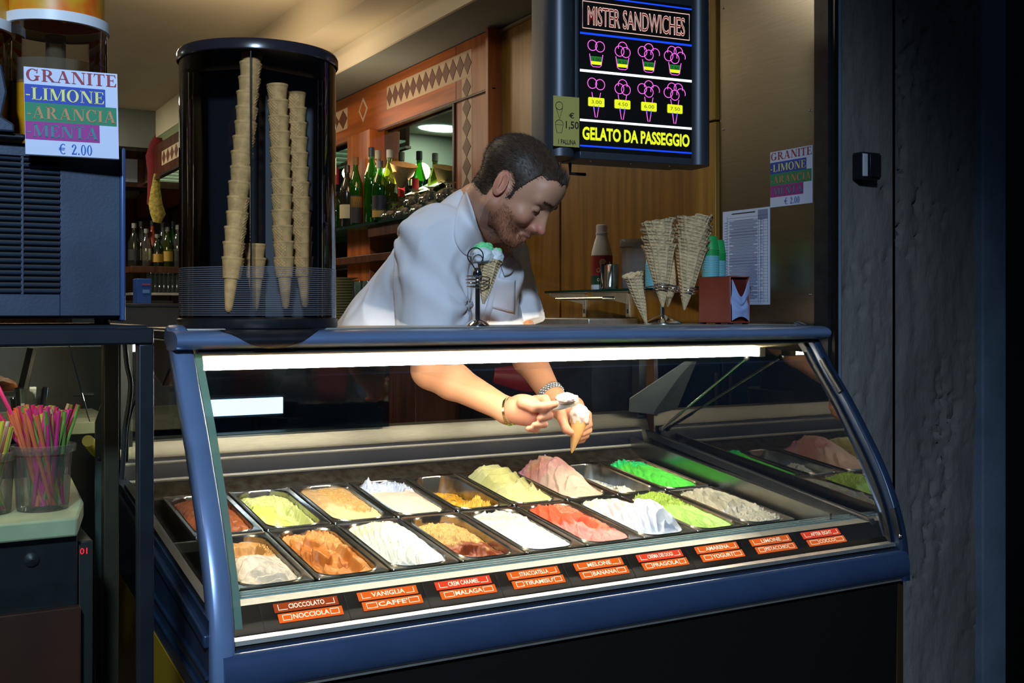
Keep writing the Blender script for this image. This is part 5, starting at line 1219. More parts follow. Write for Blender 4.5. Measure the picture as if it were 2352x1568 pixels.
# ---- overhanging canopy far left
XH = 1.83
cn = thing('bar_canopy', 'wooden canopy with diamond inlay and lit underside over the far bar', 'bar canopy', (XH, 8.3, E+1.1))
yh1, yh0 = P(330, 400, X=XH).y, P(560, 400, X=XH).y
obj('fascia', MB().box(XH, XH+.03, yh0, yh1, E+1.065, E+1.32), M['darkwood'], cn, bevel=.003)
obj('end_board', MB().box(XH-.2, XH+.0, yh1, yh1+.03, E+1.03, E+1.33), M['darkwood'], cn, bevel=.003)
obj('end_board', MB().box(XH, 2.3, yh1, yh1+.03, E+1.03, E+1.33), M['darkwood'], cn, bevel=.003)
obj('notice', MB().box(XH-.17, XH-.05, yh1-.004, yh1, E+1.07, E+1.26), K['w'], cn)
obj('lit_grid', MB().box(XH+.03, 2.3, yh0, yh1, E+1.09, E+1.10), emis('green_white_soffit_light', (.62,.85,.50), .45), cn)
for i in range(14): obj('grid_bar', MB().box(XH+.03, 2.3, yh0+(yh1-yh0)*(i+.5)/14-.012, yh0+(yh1-yh0)*(i+.5)/14+.012, E+1.075, E+1.09), M['alu'], cn)
obj('metal_edge', MB().box(XH-.01, XH+.03, yh0, yh1, E+1.05, E+1.066), M['steel'], cn)
obj('inlay_band', MB().box(XH-.002, XH, P(385,350,X=XH).y-1.2, P(372,350,X=XH).y, E+1.13, E+1.24), inl, cn)
for i in range(9):
    y = P(372,350,X=XH).y-.08-i*.14; obj('diamond_inlay', MB().prism([(XH-.004, y-.06, E+1.185), (XH-.004, y, E+1.135), (XH-.004, y+.06, E+1.185), (XH-.004, y, E+1.235)], (.003,0,0)), inb, cn, smooth=False)
obj('hanger', MB().tube([(XH+.1, yh1-.3, E+1.33), (XH+.1, yh1-.3, E+1.6)], .015, 8), M['dark'], cn)
# hanging scarf
pts = [(366,306),(360,330),(352,360),(354,400),(352,440),(352,470),(358,492),(355,512)]
rr_ = [.02,.05,.06,.05,.045,.05,.055,.02]
t = thing('hanging_scarf', 'red and yellow scarf hanging from the far canopy corner', 'scarf', P(355, 400, X=XH-.1))
pp = [P(a, b, Y=9.0) for a, b in pts]
obj('red_cloth', MB().tube(pp[:6], rr_[:6], 10, flat=.35), mat('red_cloth', srgb(120,28,34), .9, noise=.2, nscale=20), t)
obj('yellow_fringe', MB().tube([p+Vector((.012,-.03,0)) for p in pp[3:]], [.02,.04,.055,.06,.03], 10, flat=.4), mat('yellow_fringe', srgb(170,150,70), .95, noise=.4, nscale=50, bump=.8, bscale=80), t)
# far shelf bottles
YB_ = 9.0; zs2 = P(330, 612, Y=YB_).z
fs_ = thing('far_bottle_shelf', 'dark shelf of bottles at the far left of the bar', 'shelf', (1.8, YB_, zs2))
obj('board', MB().box(P(296,610,Y=YB_).x, 2.1, YB_-.1, YB_+.3, zs2-.05, zs2), M['darkwood'], fs_, bevel=.003)
obj('lower_board', MB().box(P(296,610,Y=YB_).x, 2.1, YB_-.1, YB_+.3, P(330,672,Y=YB_).z-.02, P(330,672,Y=YB_).z), M['alu'], fs_)
obj('counter', MB().box(P(296,690,Y=YB_).x, 1.95, YB_-.1, YB_+.4, 0, P(330,690,Y=YB_).z), M['rubber'], fs_)
FB = [(308,.34,bdk,lb,'dark tall bottle, leftmost'),(324,.36,bcl,lw,'clear bottle with cream label, second'),(336,.30,bcl,None,'clear shorter bottle, third'),(350,.37,bbr,lw,'amber bottle with pale neck label, fourth'),(361,.26,bdk,lyel,'small dark bottle with gold label, fifth'),
      (374,.36,bcl,lw,'clear bottle with cream label, sixth'),(384,.32,bo,lyel,'olive bottle, seventh'),(396,.37,bg,lw,'bright green bottle, eighth'),(408,.34,bcl,lb,'clear bottle with dark label, ninth')]
for i, (px, h, km, lm, nm) in enumerate(FB):
    q = P(px, 600, Y=YB_+.03*(i % 2))
    t = thing('bottle', f'{nm} from the left on the far shelf', 'bottle', (q.x, q.y, zs2))
    c = Vector((q.x, q.y, zs2)); s = h/.36; R = .046
    obj('glass_body', MB().lathe([(.001,0),(R,.003),(R,.20*s),(R*.5,.27*s),(R*.34,.29*s),(R*.34,.34*s),(.001,.341*s)], c, 16), km, t)
    obj('cap', MB().lathe([(R*.4,.32*s),(R*.4,.36*s),(.001,.362*s)], c, 12), cpk if i % 2 else cpw, t)
    if lm: obj('label', MB().lathe([(R+.001,.05*s),(R+.001,.14*s)], c, 16), lm, t)
for i in range(7):
    q = P(345+i*10, 665, Y=YB_-.02); o = bpy.data.objects.new('tumbler_glass', tum); COL.objects.link(o); o.location = (q.x, q.y, P(330,672,Y=YB_).z); o.scale = (1,1,1.6)
    tag(o, f'{("first","second","third","fourth","fifth","sixth","seventh")[i]} tall clear glass from the left under the far bottle shelf', 'glass', 'glasses under the far shelf')
q0, q1 = P(313, 697, Y=6.5), P(348, 640, Y=6.5)
t = thing('blue_carton', 'bright blue carton with paler print on the far counter', 'carton', (q0.x, 6.5, q0.z))
obj('box', MB().box(q0.x, q1.x, 6.5, 6.6, q0.z, q1.z), mat('blue_card', srgb(10,70,150), .5), t, bevel=.003)
obj('print', MB().box(q0.x+.035, q1.x-.012, 6.496, 6.5, q0.z+.06, q0.z+.08), mat('pale_blue_print', srgb(80,130,190), .5), t)
obj('print', MB().box(q0.x+.03, q1.x-.006, 6.496, 6.5, q0.z+.105, q0.z+.115), mat('red_print', srgb(120,60,100), .5), t)
cc = thing('service_counter', 'black service counter under the blue carton at the far left', 'counter', (1.3, 6.6, 0))
obj('body', MB().box(q0.x-.35, q1.x+.42, 6.45, 7.1, 0, q0.z-.02), M['black'], cc); obj('top', MB().box(q0.x-.37, q1.x+.44, 6.43, 7.12, q0.z-.02, q0.z), M['dark'], cc, bevel=.003)
# behind the case: red curved cloth, glowing panel imitating a lamp's reflection in glass
tag(obj('red_padded_bench_back', MB().tube([P(1135,862,Y=3.75), P(1200,868,Y=3.7), P(1300,870,Y=3.62), P(1390,850,Y=3.58), P(1480,825,Y=3.56), P(1600,790,Y=3.54)], [.03,.055,.062,.058,.055,.05], 18, flat=.5), M['red']), 'dark red padded curved bar behind the reaching arms', 'padding')
lp_ = thing('reflection_panel', 'glowing white rectangle imitating a lamp reflection low behind the left half of the case', 'lamp', P(560, 935, Y=3.15))
a, b_ = P(452, 958, Y=3.15), P(650, 912, Y=3.15)
obj('diffuser', MB().box(a.x, b_.x, 3.15, 3.16, a.z, b_.z), emis('cold_white_reflection', (.80,.92,1.0), 11.0), lp_)  # emissive sheet for the reflected glow
obj('reflection_backing', MB().box(a.x-.01, b_.x+.01, 3.16, 3.18, a.z-.01, b_.z+.01), M['dark'], lp_, bevel=.003)
fr2 = thing('under_counter_fridge', 'dark blue-black refrigerator unit behind the left part of the case', 'fridge', (1.0, 3.8, 0))
obj('body', MB().box(.35, 1.55, 4.2, 4.7, 0, E-.12), mat('night_blue_unit', (.006,.012,.022), .22), fr2, bevel=.004)
obj('door', MB().box(.37, .95, 4.185, 4.2, .2, E-.16), mat('night_blue_door', (.008,.022,.034), .18), fr2, bevel=.004)
obj('door', MB().box(.96, 1.53, 4.185, 4.2, .2, E-.16), mat('night_blue_door2', (.008,.022,.034), .18), fr2, bevel=.004)
obj('handle', MB().box(.90, .92, 4.17, 4.185, .7, 1.2), M['steel'], fr2); obj('handle', MB().box(.99, 1.01, 4.17, 4.185, .7, 1.2), M['steel'], fr2)
# ------------------------------------------------------------------ the man behind the case (distance-field body, one continuous skin)
class Field:
    def __init__(s, lo, hi, h):
        s.lo = np.array(lo, 'f'); s.h = h; s.n = np.ceil((np.array(hi)-np.array(lo))/h).astype(int)+1
        s.A = np.full(s.n, .15, 'f')
    def _win(s, lo, hi):
        a = np.clip(np.floor((np.array(lo)-s.lo)/s.h).astype(int), 0, s.n); b = np.clip(np.ceil((np.array(hi)-s.lo)/s.h).astype(int)+1, 0, s.n)
        if np.any(b <= a): return None, None
        sl = tuple(slice(int(a[i]), int(b[i])) for i in range(3))
        g = np.meshgrid(*[(s.lo[i]+s.h*np.arange(a[i], b[i])).astype('f') for i in range(3)], indexing='ij')
        return sl, g
    def put(s, fn, lo, hi, k=.01, mode='u', m=.045):
        sl, g = s._win(np.array(lo)-m, np.array(hi)+m)
        if sl is None: return
        d = fn(*g); a = s.A[sl]
        if mode == 'u':
            h = np.clip(.5+.5*(a-d)/k, 0, 1); s.A[sl] = a*(1-h)+d*h-k*h*(1-h)
        elif mode == 's':
            d = -d; h = np.clip(.5-.5*(a-d)/k, 0, 1); s.A[sl] = a*(1-h)+d*h+k*h*(1-h)
        else:
            h = np.clip(.5-.5*(a-d)/k, 0, 1); s.A[sl] = a*(1-h)+d*h+k*h*(1-h)
    def cone(s, a, b, ra, rb, k=.01, mode='u'):
        a = np.array(a, 'f'); b = np.array(b, 'f'); ba = b-a; L2 = float(ba @ ba) or 1e-9; r = max(ra, rb)
        def fn(x, y, z):
            t = np.clip(((x-a[0])*ba[0]+(y-a[1])*ba[1]+(z-a[2])*ba[2])/L2, 0, 1)
            return np.sqrt((x-a[0]-t*ba[0])**2+(y-a[1]-t*ba[1])**2+(z-a[2]-t*ba[2])**2)-(ra+(rb-ra)*t)
        s.put(fn, np.minimum(a, b)-r, np.maximum(a, b)+r, k, mode)
    def ell(s, c, r, k=.01, mode='u', Rm=None):
        c = np.array(c, 'f'); r = np.array(r, 'f'); Q = np.array(Rm, 'f') if Rm is not None else np.eye(3, dtype='f')   # columns: axes
        mr = float(r.max())
        def fn(x, y, z):
            X, Y, Z = x-c[0], y-c[1], z-c[2]
            q = [(Q[0, i]*X+Q[1, i]*Y+Q[2, i]*Z) for i in range(3)]
            k0 = np.sqrt(sum((q[i]/r[i])**2 for i in range(3))); k1 = np.sqrt(sum((q[i]/r[i]**2)**2 for i in range(3)))
            return k0*(k0-1)/np.maximum(k1, 1e-6)
        s.put(fn, c-mr, c+mr, k, mode)
    def cyl(s, a, b, ra, rb, k=.004, mode='u', flat=1.0, side=None):
        """flat-ended cone"""
        a = np.array(a, 'f'); b = np.array(b, 'f'); ba = b-a; L = float(np.linalg.norm(ba)); u = ba/L; r = max(ra, rb)
        def fn(x, y, z):
            X, Y, Z = x-a[0], y-a[1], z-a[2]; t = X*u[0]+Y*u[1]+Z*u[2]
            rad = np.sqrt(np.maximum(0, X*X+Y*Y+Z*Z-t*t)); R = ra+(rb-ra)*np.clip(t/L, 0, 1)
            return np.maximum(rad-R, np.maximum(-t, t-L))
        s.put(fn, np.minimum(a, b)-r, np.maximum(a, b)+r, k, mode)
    def mesh(s):
        A = s.A; S_ = A < 0; nx, ny, nz = A.shape
        cnt = np.zeros((nx-1, ny-1, nz-1), 'i1')
        for i in (0, 1):
            for j in (0, 1):
                for k in (0, 1): cnt += S_[i:nx-1+i, j:ny-1+j, k:nz-1+k]
        mix = (cnt > 0) & (cnt < 8); idx = np.full(cnt.shape, -1, 'i4'); ci = np.argwhere(mix); idx[mix] = np.arange(len(ci))
        acc = np.zeros((len(ci), 3)); num = np.zeros(len(ci))
        C8 = [(i, j, k) for i in (0, 1) for j in (0, 1) for k in (0, 1)]
        for c0 in C8:
            for ax in range(3):
                if c0[ax]: continue
                c1 = list(c0); c1[ax] = 1; a = A[tuple((ci+np.array(c0)).T)]; b = A[tuple((ci+np.array(c1)).T)]
                m = (a < 0) != (b < 0); t = np.where(m, a/np.where(m, a-b, 1), 0)
                p = np.array(c0, float)[None]+t[:, None]*(np.array(c1)-np.array(c0))[None]
                acc[m] += p[m]; num[m] += 1
        V = (ci+acc/num[:, None])*s.h+s.lo; Fc = []
        for ax in range(3):
            o1, o2 = [(1, 2), (2, 0), (0, 1)][ax]
            sl0 = [slice(1, -1)]*3; sl1 = [slice(1, -1)]*3; sl0[ax] = slice(0, -1); sl1[ax] = slice(1, None)
            a = S_[tuple(sl0)]; b = S_[tuple(sl1)]; e = np.argwhere(a != b)
            if not len(e): continue
            sg_ = a[tuple(e.T)]; off = np.ones(3, int); off[ax] = 0; e = e+off
            def cell(d1, d2):
                q = e.copy(); q[:, o1] += d1; q[:, o2] += d2; return idx[tuple(q.T)]
            quad = np.stack([cell(-1, -1), cell(0, -1), cell(0, 0), cell(-1, 0)], 1)
            quad[~sg_] = quad[~sg_][:, ::-1]; Fc.append(quad)
        Fc = np.concatenate(Fc); Fc = Fc[(Fc >= 0).all(1)]
        return V, Fc
def np_mesh(name, V, Fc, col=None):
    me = bpy.data.meshes.new(name); me.vertices.add(len(V)); me.vertices.foreach_set('co', np.asarray(V, 'f').ravel())
    n = Fc.shape[1]; me.loops.add(Fc.size); me.loops.foreach_set('vertex_index', Fc.astype('i4').ravel())
    me.polygons.add(len(Fc)); me.polygons.foreach_set('loop_start', np.arange(0, Fc.size, n, dtype='i4')); me.polygons.foreach_set('loop_total', np.full(len(Fc), n, 'i4'))
    me.update(calc_edges=True); me.validate(); me.polygons.foreach_set('use_smooth', [True]*len(me.polygons))
    if col is not None:
        ca = me.color_attributes.new('Col', 'FLOAT_COLOR', 'POINT'); ca.data.foreach_set('color', np.concatenate([col, np.ones((len(col), 1))], 1).astype('f').ravel())
    return me
def npsmooth(V, Fc, it=2, lam=.5):
    for _ in range(it):
        acc = np.zeros_like(V); cnt = np.zeros(len(V)); n = Fc.shape[1]
        for i in range(n):
            a, b = Fc[:, i], Fc[:, (i+1) % n]
            for ax in range(3): acc[:, ax] += np.bincount(a, V[b, ax], len(V))+np.bincount(b, V[a, ax], len(V))
            cnt += np.bincount(a, minlength=len(V))+np.bincount(b, minlength=len(V))
        V = V+(acc/np.maximum(cnt, 1)[:, None]-V)*lam
    return V
HS = 1.2                                    # the figure's scale in this place
# ---- head frame: forward (face), left, up
yaw, pit = R_(-44.6), R_(43)
fh = Vector((math.cos(yaw), math.sin(yaw), 0)); hl = Vector((-fh.y, fh.x, 0))
hf = (fh*math.cos(pit)-Vector((0,0,1))*math.sin(pit)); hu = hl.cross(hf)*-1 if hl.cross(hf).z > 9 else (hf.cross(hl))
hu = (fh*math.sin(pit)+Vector((0,0,1))*math.cos(pit))
HC = P(1177, 438, Y=2.62)
HM = np.array([[hf.x, hl.x, hu.x], [hf.y, hl.y, hu.y], [hf.z, hl.z, hu.z]])*HS
HCn = np.array(HC)
def h2w(p): return HCn+HM @ np.array(p)
def w2h(w): return np.linalg.inv(HM) @ (np.array(w)-HCn)
C7 = P(1086, 474, Y=2.85)
FB_ = Vector((.60, -.80, 0)); LB = Vector((.80, .60, 0))
SR = P(1003, 556, Y=2.80); SL = P(1143, 580, Y=3.04)
ELR = P(990, 848, Y=2.79); WRR = P(1168, 944, Y=2.575)
ELL = P(1198, 792, Y=2.96); WRL = P(1266, 908, Y=2.73)
# ---- head
hd = Field((-.13,-.105,-.20), (.145,.105,.15), .0023)
hd.ell((-.010,0,.044), (.096,.075,.077), .02)
hd.ell((.030,0,.020), (.060,.066,.070), .02); hd.ell((.038,0,-.030), (.050,.054,.062), .02)
for s in (-1, 1):
    hd.cone((.004,s*.052,-.045), (.062,s*.022,-.092), .022, .020, .02)
    hd.cone((.0,s*.056,-.01), (.004,s*.052,-.05), .020,.020,.02)
    hd.ell((.062,s*.040,-.022), (.024,.022,.022), .018)
    hd.cone((.086,s*.012,.034), (.072,s*.048,.030), .0095, .008, .012)      # brow ridge
hd.ell((.072,0,-.097), (.022,.022,.018), .016)
hd.ell((.068,0,.055), (.030,.055,.045), .02)
for s in (-1, 1): hd.ell((.0925,s*.034,.010), (.016,.017,.012), .010, 's')
for s in (-1, 1):
    hd.ell((.0735,s*.033,.010), (.0135,.0145,.0125), .003)
    hd.cone((.0815,s*.022,.004), (.0775,s*.046,.0035), .0030, .0022, .003)   # lower lid / lashes line
hd.cone((.088,0,.024), (.110,0,-.016), .0075, .0088, .009); hd.cone((.080,0,.020), (.093,0,-.026), .012, .0165, .012); hd.ell((.113,0,-.023), (.0115,.0105,.0095), .006)
for s in (-1, 1): hd.ell((.100,s*.0125,-.0285), (.0105,.0072,.0080), .005)
for s in (-1, 1): hd.ell((.106,s*.0075,-.0365), (.0062,.0032,.0040), .002, 's')
hd.cone((.088,0,-.040), (.088,0,-.075), .014, .012, .015)
hd.cone((.088,-.018,-.061), (.096,0,-.0555), .0040, .0055, .005); hd.cone((.088,.018,-.061), (.096,0,-.0555), .0040, .0055, .005)
hd.cone((.087,-.016,-.066), (.0935,0,-.0695), .0040, .0062, .005); hd.cone((.087,.016,-.066), (.0935,0,-.0695), .0040, .0062, .005)
hd.cone((.094,-.019,-.0635), (.1015,0,-.0625), .0012, .0014, .002, 's'); hd.cone((.094,.019,-.0635), (.1015,0,-.0625), .0012, .0014, .002, 's')
for s in (-1, 1):
    t = R_(-14); Q = np.array([[math.cos(t), 0, -math.sin(t)*-1*-1], [0, 1, 0], [math.sin(t), 0, math.cos(t)]])
    Rz = np.array([[math.cos(s*.42), -math.sin(s*.42), 0], [math.sin(s*.42), math.cos(s*.42), 0], [0, 0, 1]]); Q = Rz @ np.array([[math.cos(.38), 0, -math.sin(.38)], [0, 1, 0], [math.sin(.38), 0, math.cos(.38)]])
    hd.ell((-.010,s*.0795,.003), (.0185,.0075,.0310), .005, Rm=Q)
    hd.ell((-.004,s*.0870,.007), (.0115,.0058,.0205), .003, 's', Rm=Q)
    hd.ell((-.012,s*.0850,.004), (.0035,.0035,.0160), .003, Rm=Q)
    hd.ell((.004,s*.0790,-.001), (.004,.004,.007), .003, Rm=Q)
c7l = w2h(C7)
hd.cone((-.030,0,-.035), tuple(c7l*.95+np.array([.02,0,-.005])), .053, .054, .03)
hd.cone((.005,0,-.070), tuple(c7l*.9+np.array([.07,0,-.02])), .040, .052, .03)
V, Fh = hd.mesh(); V = npsmooth(V, Fh, 1, .4)
def sq_w(x): return np.clip((x+.02)/.05, 0, 1)
def squash(V):
    z = V[:, 2]; k_ = 1-.20*sq_w(V[:, 0]); W_ = V.copy(); W_[:, 2] = np.where(z < -.03, -.03+(z+.03)*k_, z); return W_
def unsq(l):
    l = np.array(l); k_ = 1-.20*float(sq_w(l[0])); l[2] = -.03+(l[2]+.03)/k_ if l[2] < -.03 else l[2]; return l
def colours(V):
    n = len(V); col = np.tile(np.array(S(206,150,118)), (n, 1))
    x, y, z = V.T
    def blend(m, c, a): 
        m = np.clip(m, 0, 1)[:, None]*a; return col*(1-m)+np.array(c)*m
    ear = (np.abs(y) > .0735) & (np.abs(x+.01) < .03) & (z > -.034); col = blend(ear*1., S(210,130,106), .55)
    nose = np.exp(-(((x-.112)/.02)**2+((z+.024)/.014)**2)); col = blend(nose, S(206,110,92), .55)
    cheek = np.exp(-(((x-.075)/.03)**2+((np.abs(y)-.042)/.02)**2+((z+.022)/.02)**2)); col = blend(cheek, S(216,132,104), .5)
    lip = np.exp(-(((z+.0625)/.0075)**2+(y/.021)**4))*(x > .088); col = blend(lip, S(170,86,74), .85)
    lid = np.exp(-(((x-.080)/.012)**2+((np.abs(y)-.033)/.015)**2+((z-.004)/.0025)**2)); col = blend(lid, S(70,42,34), .85)
    lid2 = np.exp(-(((x-.084)/.012)**2+((np.abs(y)-.034)/.016)**2+((z-.022)/.004)**2)); col = blend(lid2, S(150,92,72), .5)
    brow = np.exp(-(((np.abs(y)-.030)/.020)**4+((z-.036+.004*np.abs(np.abs(y)-.03)/.02)/.0050)**2))*(x > .05); col = blend(brow, S(86,50,30), .75)
    jaw = (1/(1+np.exp(-(-.030-z+.25*(x-.06)*(x < .06))/.006)))*(x > -.005)*(z > -.12)
    jaw = jaw*(1-np.exp(-(((z+.0625)/.010)**2+(y/.022)**4))*(x > .08))
    st = np.exp(-(((z+.043)/.010)**2+(y/.030)**4))*(x > .075)
    col = blend(np.maximum(jaw, st), S(150,84,50), .62)
    return col
ch = colours(V); Vw = squash(V) @ HM.T+HCn
# ---- arms and chest
pts = np.array([SR, SL, ELR, WRR, ELL, WRL]); lo = pts.min(0)-.22; hi = pts.max(0)+.24; lo[2] = WRR[2]-.14
bd = Field(lo, hi, .0052)
mid = (SR+SL)/2
bd.cone(C7+(HC-C7)*.15, mid+Vector((0,0,-.04)), .066, .09, .05); bd.cone(SR, SL, .062, .062, .05); bd.cone(mid+Vector((0,0,-.02)), mid-FB_*.10+Vector((0,0,-.16)), .12, .12, .05)
def arm(sh, el, wr, hand):
    bd.cone(sh, el, .060, .052, .03); m = Vector(el).lerp(Vector(wr), .28); bd.cone(el, m, .050, .051, .03); bd.cone(m, wr, .050, .033, .02)
    bd.cone(wr, Vector(wr)+(Vector(hand)-Vector(wr))*.35, .033, .034, .02)
HR = P(1222, 940, Y=2.52); HL = P(1302, 955, Y=2.655)
arm(SR, ELR, WRR, HR); arm(SL, ELL, WRL, HL)
Vb, Fb_ = bd.mesh(); Vb = npsmooth(Vb, Fb_, 3, .5)
# ---- hands (finer field), rooted in the wrists
lo = np.minimum(np.array(WRR), np.array(WRL)); hnd = Field(lo+np.array([-.06,-.16,-.17]), np.array(WRL)+np.array([.16,.10,.12]), .0032)
def chain(pts, r0, r1, k=.006):
    for i in range(len(pts)-1):
        n = len(pts)-1; hnd.cone(pts[i], pts[i+1], r0+(r1-r0)*i/n, r0+(r1-r0)*(i+1)/n, k)
# right hand: closed round the spatula handle, thumb laid along it
hnd.cone(WRR, Vector(WRR).lerp(HR, .5), .033, .036, .02)
pr = lambda a, b, Y: P(a, b, Y=Y)
hnd.ell(pr(1205,940,2.53), (.050,.034,.040), .02, Rm=np.array([[CR.x, CF.x, 0], [CR.y, CF.y, 0], [0, 0, 1]]) @ np.array([[math.cos(.1), 0, math.sin(.1)], [0, 1, 0], [-math.sin(.1), 0, math.cos(.1)]]))
hnd.ell(pr(1222,952,2.515), (.030,.026,.030), .016)
FRf = [[(1228,918,2.55),(1252,916,2.52),(1262,934,2.49),(1245,944,2.475)],
       [(1228,934,2.545),(1256,938,2.51),(1262,954,2.48),(1240,960,2.47)],
       [(1224,950,2.54),(1248,960,2.505),(1250,974,2.48),(1228,976,2.47)],
       [(1216,962,2.53),(1234,976,2.50),(1232,986,2.48),(1214,984,2.475)]]
for i, f in enumerate(FRf): chain([pr(*q) for q in f], .0130-.0008*i, .0105-.0008*i, .004)
chain([pr(1200,924,2.50), pr(1226,934,2.475), pr(1252,934,2.465), pr(1274,928,2.465)], .0165, .0105, .008)
# left hand: palm behind the cone, fingers round it from both sides
hnd.cone(WRL, Vector(WRL).lerp(HL, .6), .031, .034, .02)
hnd.ell(pr(1312,944,2.675), (.036,.030,.046), .015, Rm=np.array([[CR.x, CF.x, 0], [CR.y, CF.y, 0], [0, 0, 1]]) @ np.array([[math.cos(.6), 0, math.sin(.6)], [0, 1, 0], [-math.sin(.6), 0, math.cos(.6)]]))
chain([pr(1288,935,2.64), pr(1292,962,2.62), pr(1300,985,2.60), pr(1310,992,2.585)], .0150, .0105, .006)          # thumb, on the near left side
FLf = [[(1330,936,2.68),(1350,952,2.66),(1352,974,2.625),(1336,984,2.60)],
       [(1328,950,2.685),(1350,970,2.665),(1352,988,2.63),(1335,996,2.605)],
       [(1322,962,2.685),(1344,984,2.665),(1346,1000,2.635),(1330,1006,2.61)],
       [(1314,970,2.68),(1334,994,2.665),(1338,1010,2.64),(1326,1014,2.62)]]
for i, f in enumerate(FLf): chain([pr(*q) for q in f], .0125-.0008*i, .0100-.0008*i, .004)
Vn, Fn_ = hnd.mesh(); Vn = npsmooth(Vn, Fn_, 2, .5)
sk = np.array(S(214,154,118))
colb = np.tile(sk, (len(Vb), 1)); coln = np.tile(np.array(S(216,146,114)), (len(Vn), 1))
VA = np.concatenate([Vw, Vb, Vn]); FA = np.concatenate([Fh, Fb_+len(Vw), Fn_+len(Vw)+len(Vb)]); CA = np.concatenate([ch, colb, coln])
M['skin'] = mat('skin', (1,1,1), .48, spec=.4, attr='Col', sss=.12, bump=.12, bscale=420, bdist=.0008)
man = thing('person', 'man in a white short-sleeved shirt bending over the gelato, filling a cone', 'person', (1.28, 3.25, 0))
obj('body', np_mesh('body', VA, FA, CA), M['skin'], man)
# ---- trousers and shoes (behind the counter)
hip = Vector((1.20, 3.35, E-.38)); tr = MB(); Lf_ = LB
for s in (-1, 1):
    a = hip+LB*s*.10; tr.tube([a+Vector((0,0,.06)), a+Vector((0,0,-.1)), Vector((a.x+.02, a.y-.03, .55)), Vector((a.x, a.y, .07))], [.15,.135,.09,.07], 18)
tr.loft([[tuple(hip+Lf_*(rx*math.cos(a))+FB_*(ry*math.sin(a))+Vector((0,0,z))+FB_*sh) for a in [2*math.pi*k/28 for k in range(28)]] for rx, ry, z, sh in ((.17,.14,-.10,0),(.20,.155,.04,0),(.195,.15,.16,.05),(.19,.145,.265,.10))], True, True, True)
obj('trousers', tr, mat('dark_trousers', (.012,.013,.018), .8), man)
for s in (-1, 1):
    a = hip+LB*s*.10; obj('shoe', MB().ball((a.x+FB_.x*.06, a.y+FB_.y*.06, .045), .05, 14, 10, (1,1,.9), Matrix.Rotation(math.atan2(FB_.y, FB_.x), 3, 'Z') @ Matrix.Diagonal((2.6,1,.9))), M['rubber'], man)
# ---- shirt
sf = Field((.92, 2.60, E-.50), (1.95, 3.62, E+.46), .0062)
chest = mid+Vector((0,0,-.09))-FB_*.0
T = (hip-mid).normalized(); Fr = (FB_-T*FB_.dot(T)).normalized(); Lf = LB
RQ = np.array([[Lf.x, Fr.x, T.x], [Lf.y, Fr.y, T.y], [Lf.z, Fr.z, T.z]])
sf.ell(mid+T*.12, (.235,.150,.20), .05, Rm=RQ); sf.ell(mid+T*.34, (.215,.165,.24), .06, Rm=RQ); sf.ell(mid+T*.60, (.205,.160,.22), .06, Rm=RQ)
sf.cone(SR, SL, .085, .085, .05); sf.cone(C7+Vector((0,0,-.035)), SR, .070, .085, .05); sf.cone(C7+Vector((0,0,-.035)), SL, .070, .080, .05)
sf.cone(C7+Vector((0,0,-.03)), mid+T*.2-Fr*.02, .075, .14, .05)
hemR = SR.lerp(ELR, .93); hemL = SL.lerp(ELL, .80)
sf.cyl(SR+(SR-ELR).normalized()*.02, hemR, .086, .100, .03); sf.cyl(SL+(SL-ELL).normalized()*.02, hemL, .082, .092, .03)
sf.cone(SR-FB_*.02, SR.lerp(ELR, .5), .088, .088, .03)
sf.put(lambda x, y, z: (z-(E-.105))+0*x, (.9,2.6,E-.6), (2.0,3.7,E-.10), .01, 's', .03) if False else None
# hollow for the neck and the sleeve mouths
sf.cone(h2w((-.02,0,-.05)), C7+FB_*.045+Vector((0,0,-.005)), .070, .074, .01, 's')
sf.cone(h2w((.02,0,-.08)), C7+FB_*.07+Vector((0,0,-.02)), .052, .05, .01, 's')
sf.cone(P(1142,632,Y=2.825), P(1118,735,Y=2.90), .062, .105, .03); sf.cone(P(1150,640,Y=2.84), SL+Vector((0,0,-.05)), .060, .08, .03)
zc_ = (sf.lo[2]+sf.h*np.arange(sf.n[2])).astype('f')
xx_ = (sf.lo[0]+sf.h*np.arange(sf.n[0])).astype('f'); yy_ = (sf.lo[1]+sf.h*np.arange(sf.n[1])).astype('f')
side_ = ((xx_[:, None]-mid.x)*FB_.x+(yy_[None, :]-mid.y)*FB_.y)      # in front of the shoulders: sleeves
wz = (E-.13-zc_)[None, None, :]; keep_ = (side_ > -.02)[:, :, None] & (((xx_[:, None]-SR.x)*LB.x+(yy_[None, :]-SR.y)*LB.y) < .09)[:, :, None]
sf.A = np.where(keep_, sf.A, np.maximum(sf.A, wz+0*sf.A))
Vs, Fs_ = sf.mesh(); Vs = npsmooth(Vs, Fs_, 4, .5)
me = np_mesh('shirt', Vs, Fs_); nrm = np.empty(len(Vs)*3, 'f'); me.vertices.foreach_get('normal', nrm); nrm = nrm.reshape(-1, 3)
aR, aL = np.array(SR.lerp(ELR, .25)), np.array(SL.lerp(ELL, .25)); disp_ = np.zeros(len(Vs))
Tn, Ln_, Fn2 = np.array(T), np.array(Lf), np.array(Fr)
for i, p in enumerate(Vs):
    v = Vector(p); q = p-np.array(mid); tt, ll, ff = q @ Tn, q @ Ln_, q @ Fn2
    a = mnoise.fractal(Vector((ll*9+tt*3, tt*3.2, ff*5)), .9, 2.0, 3)
    rd = np.linalg.norm(p-aR); an = math.atan2((p-aR) @ Tn, (p-aR) @ Ln_)
    fold = math.sin(an*7+3*mnoise.noise(v*4))*math.exp(-((rd-.16)/.10)**2)
    ridge = 1-abs(mnoise.noise(Vector((ll*6+tt*4, tt*2.4-ll*2, ff*3+4))))*3
    disp_[i] = .011*a+.0065*fold+.009*max(0, ridge)**2
